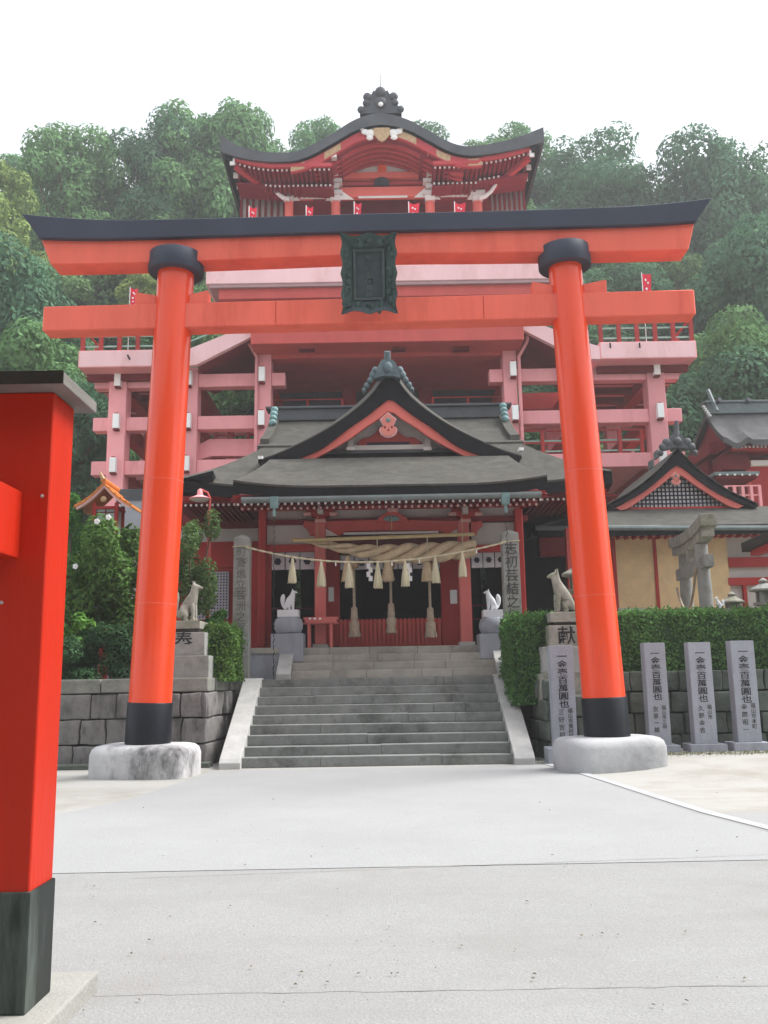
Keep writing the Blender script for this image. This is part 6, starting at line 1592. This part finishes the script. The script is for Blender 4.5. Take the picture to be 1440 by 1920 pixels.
# single trees that shape the skyline and the edges of the picture
def sky_tree(px, qtop, Y, k, s, label, grp):
    p = P(px, qtop, Y); hgt = {0: 10.9, 1: 10.6, 2: 11.4, 3: 13.0, 4: 12.9}[k]*s
    zb = max(hz(p.x, Y) - .8, p.z - hgt*1.35); place(*protos[k], p.x, Y, zb, s, rt_.uniform(0, 6.28), label, grp, sz=s*(p.z - zb)/hgt)
sky_tree(150, 236, 74, 0, 1.25, 'round crowned tree on the left skyline', 'skyline trees')
sky_tree(390, 186, 76, 2, 1.45, 'tallest round tree on the skyline left of the tower roof', 'skyline trees')
sky_tree(455, 208, 78, 0, 1.2, 'tree on the skyline touching the tower roof at left', 'skyline trees')
sky_tree(300, 232, 75, 1, 1.1, 'lower skyline tree between the two round crowns', 'skyline trees')
sky_tree(592, 234, 84, 0, 1.0, 'treetop just above the left slope of the tower roof', 'skyline trees')
sky_tree(15, 292, 66, 4, 1.1, 'tall bamboo clump at the left edge', 'skyline trees')
sky_tree(1090, 232, 76, 3, 1.3, 'thin airy tree on the skyline right of the tower roof', 'skyline trees')
sky_tree(960, 246, 84, 0, 1.0, 'treetop just above the right slope of the tower roof', 'skyline trees')
sky_tree(1185, 290, 74, 3, 1.0, 'airy treetop in the dip of the right skyline', 'skyline trees')
sky_tree(1320, 262, 72, 1, 1.25, 'dark spreading tree on the right skyline', 'skyline trees')
sky_tree(1410, 258, 70, 3, 1.2, 'airy tree at the right edge of the skyline', 'skyline trees')
sky_tree(45, 580, 44, 2, .9, 'bright green bushy tree at the left edge below the lintel', 'foreground hillside trees')
sky_tree(120, 690, 43.5, 1, .85, 'dark tree behind the near red post', 'foreground hillside trees')
sky_tree(30, 470, 50, 1, 1.0, 'dark tree at the left edge beside the torii lintel', 'foreground hillside trees')
sky_tree(1385, 590, 45, 0, .95, 'rounded tree right of the torii tie beam', 'foreground hillside trees')
sky_tree(1310, 690, 44, 1, .8, 'bushy tree right of the pink tower wing', 'foreground hillside trees')
sky_tree(1430, 660, 43, 1, .9, 'dark tree above the grey roof at the right edge', 'foreground hillside trees')
sky_tree(1420, 400, 56, 1, 1.1, 'dark tree beyond the right end of the torii lintel', 'foreground hillside trees')

# ================================================================ hedges
def hedge(name, boxes, n_per_m2, size, mat, label, seed, rnd=.12, cat='hedge'):
    b0 = boxes[0]; t = thing(name, ((b0[0]+b0[1])/2, (b0[2]+b0[3])/2, b0[4]), label, cat)
    off = np.array(t.location); rg = np.random.default_rng(seed); P_ = []; N_ = []
    core = MB()
    for (x0, x1, y0, y1, z0, z1) in boxes:
        core.box(x0 + .1, x1 - .1, y0 + .1, y1 - .1, z0, z1 - .1)
        faces = [((x1-x0)*(z1-z0), 'y', y0, -1), ((x1-x0)*(z1-z0), 'y', y1, 1), ((y1-y0)*(z1-z0), 'x', x0, -1), ((y1-y0)*(z1-z0), 'x', x1, 1), ((x1-x0)*(y1-y0), 'z', z1, 1)]
        for (ar, ax, val, sg) in faces:
            n = int(ar*n_per_m2); u = rg.random((n, 3)); p = np.array([x0, y0, z0]) + u*np.array([x1-x0, y1-y0, z1-z0])
            i = 'xyz'.index(ax); nr = np.zeros((n, 3)); nr[:, i] = sg
            c = np.array([(x0+x1)/2, (y0+y1)/2, z0]); 
            bump = .05*np.sin(p[:, 0]*5.1 + p[:, 2]*3) + .04*np.sin(p[:, 1]*6 + p[:, 2]*7 + p[:, 0]*2)
            p[:, i] = val + sg*(bump - .10*rg.random(n)**.6 + (rg.random(n) > .95)*.10*rg.random(n))
            # round the edges
            q = p.copy()
            for a, (lo, hi) in enumerate(((x0, x1), (y0, y1), (z0 - 9, z1))):
                d = np.minimum(q[:, a] - lo, hi - q[:, a]); k = np.clip(1 - d/rnd, 0, 1)**2
                if a != i: p[:, i] -= sg*k*rnd*.7
            P_.append(p); N_.append(nr*.6 + rg.normal(size=(n, 3))*.5 + np.array([0, 0, .3]))
    for (x0, x1, y0, y1, z0, z1) in boxes:             # stray shoots
        for _ in range(int((x1 - x0)*(y1 - y0)*26)):
            b = np.array([rg.uniform(x0, x1), rg.uniform(y0, y1), z1 - .05]); d = np.array([rg.normal()*.3, rg.normal()*.3, 1.0]); L_ = rg.uniform(.06, .17); k = 9
            P_.append(b + np.outer(np.linspace(0, L_, k), d) + rg.normal(size=(k, 3))*.012); N_.append(rg.normal(size=(k, 3)))
    leaf_object('foliage', np.concatenate(P_) - off, np.concatenate(N_), size, mat, t, seed, .6)
    core.build('inner_branches', SHRUBD, t)
    return t
hx0, hx1 = P(952, 1200, 18.2).x, P(1036, 1200, 18.0).x
ztop = P(1200, 1146, 18.5).z; zr_ = P(1000, 1153, 18.5).z
hedge('clipped_hedge', [(P(1092, 1200, 18.3).x, 15, 18.32, 19.5, 1.55, ztop)], 1500, .034, HEDGE, 'long clipped hedge on the wall behind the inscribed slabs', 5)
hedge('clipped_hedge', [(P(953, 1200, 18.2).x, P(1040, 1200, 18.3).x + .25, 18.1, 19.7, 1.0, zr_)], 1500, .034, HEDGE, 'clipped hedge end beside the right rope post and fox', 6, .25)
hedge('clipped_hedge', [(P(372, 1200, 18.4).x, P(440, 1200, 18.5).x, 18.2, 19.7, 1.55, P(410, 1172, 18.3).z)], 1600, .034, leafmat('bright_hedge_leaf', (0.085, 0.17, 0.035), .01, .5, .3), 'small bright hedge between the left fox pedestal and rope post', 7, .2)
# shrubs on the left terrace
def shrub(name, px, qt, Y, w, d, h, n, size, mat, label, seed, lob=12, flowers=0, stem=True):
    c = P(px, qt, Y); zb = TZ; t = thing(name, (c.x, Y, zb), label, 'shrub'); rn = random.Random(seed); H = c.z - zb
    lobes = []
    for i in range(lob):
        a = rn.uniform(0, 6.28); r = rn.uniform(.1, .75); z = H - h*rn.uniform(.12, .95); s = rn.uniform(.22, .4)
        lobes.append((w*r*math.cos(a), d*r*math.sin(a), z, w*s, d*s, h*s*.6))
    p, q = lobe_points(lobes, n, seed, .6, .45); p[:, 2] = np.maximum(p[:, 2], .02)
    leaf_object('foliage', p, q, size, mat, t, seed, .55)
    if stem:
        m = MB()
        for L in lobes[:6]: m.tube([(rn.uniform(-.1, .1), rn.uniform(-.1, .1), -.1), (L[0]*.4, L[1]*.4, L[2]*.6), L[:3]], [.045, .03, .01], 6)
        m.build('stems', TRUNK, t, local=True, smooth=True)
    for i in range(flowers):
        L = rn.choice(lobes); a = rn.uniform(-1.1, 1.1) - math.pi/2; e = rn.uniform(-.4, .9)
        x, y, z = L[0] + L[3]*1.02*math.cos(a)*math.cos(e), L[1] + L[4]*1.02*math.sin(a)*math.cos(e), L[2] + L[5]*math.sin(e)
        f = MB(); r = .055
        for k in range(5):
            b = k*1.2566; f.ball((x + r*.6*math.cos(b), y - .02, z + r*.6*math.sin(b)), (r*.55, .015, r*.55), 8, 4)
        f.build('flower', PAPER, t, local=True, smooth=True)
    return t
shrub('flowering_shrub', 165, 985, 18.9, 1.15, .8, 2.5, 13000, .055, SHRUB, 'tall flowering shrub with white blossoms behind the near red post', 31, 16, 9)
shrub('leafy_shrub', 228, 975, 19.2, 1.0, .7, 2.5, 11000, .06, leafmat('light_shrub_leaf', (0.085, 0.18, 0.04), .015, .5, .35), 'light green leafy shrub below the roofed lantern', 32, 14)
shrub('leafy_shrub', 138, 945, 20.0, .7, .6, 2.3, 6000, .06, SHRUB, 'tall shrub left of the roofed lantern', 36, 10)
shrub('broadleaf_bush', 130, 1145, 18.2, .55, .45, .95, 1300, .085, LF4, 'low bright broad leaved bush on the left wall', 33, 9)
shrub('rounded_shrub', 150, 1168, 18.2, .95, .7, 1.25, 9000, .034, SHRUBD, 'dark rounded shrub at the left end of the wall top', 34, 16, 0, False)
shrub('rounded_shrub', 228, 1160, 18.3, .85, .7, 1.3, 9000, .034, SHRUBD, 'dark rounded shrub just left of the left torii pillar', 38, 16, 0, False)
shrub('small_tree', 364, 952, 19.5, .75, .7, 2.3, 7000, .045, leafmat('pale_leaf', (0.11, 0.19, 0.06), .015, .5, .4), 'slender light green shrub beside the red lamp post', 35, 14)
shrub('leafy_shrub', 400, 1135, 19.7, .42, .35, .6, 1500, .045, SHRUB, 'low shrub behind the small bright hedge', 37, 8)
# unseen trees added behind the viewer to shade the fronts that face the street
for i, (x, y, k, s) in enumerate(((-13, -10, 1, 1.5), (-5.5, -12, 1, 1.7), (3.5, -12, 0, 1.7), (12, -11, 1, 1.6), (20, -8, 0, 1.5), (-21, -7, 1, 1.5))):
    place(*protos[k], x, y, -.5, s, i*1.7, 'unseen tree added behind the viewer to shade the street fronts', 'unseen trees added behind the viewer')
# grass along the foot of the right wall
rg = np.random.default_rng(9); n = 2600
px_ = rg.uniform(3.9, 9.5, n); py_ = 16.65 + .55*rg.random(n) + .35*rg.random(n)**3*-1
pp_ = np.stack([px_, py_, np.array([gz(a, b) for a, b in zip(px_, py_)]) + .012], 1)
nn = rg.normal(size=(n, 3)); nn[:, 2] *= .2
tag(leaf_object('grass', pp_, nn, .024, leafmat('dry_grass', (0.16, 0.17, 0.07), .01, .5, .3), None, 9, .2), 'thin short grass along the foot of the right slabs', 'grass', kind='stuff')

# ================================================================ haze in the air
hm = bpy.data.materials.new('haze_air'); hm.use_nodes = True; N = hm.node_tree.nodes; N.clear()
ov = N.new('ShaderNodeOutputMaterial'); pv = N.new('ShaderNodeVolumePrincipled'); pv.inputs['Density'].default_value = HAZE
pv.inputs['Color'].default_value = (0.95, 0.97, 1.0, 1); pv.inputs['Anisotropy'].default_value = 0.3
hm.node_tree.links.new(pv.outputs[0], ov.inputs['Volume'])
hz_o = MB().box(-170, 170, -40, 200, -1.2, 90).build('haze', hm); hz_o['kind'] = 'stuff'
tag(hz_o, 'thin pale summer haze filling the air', 'haze')
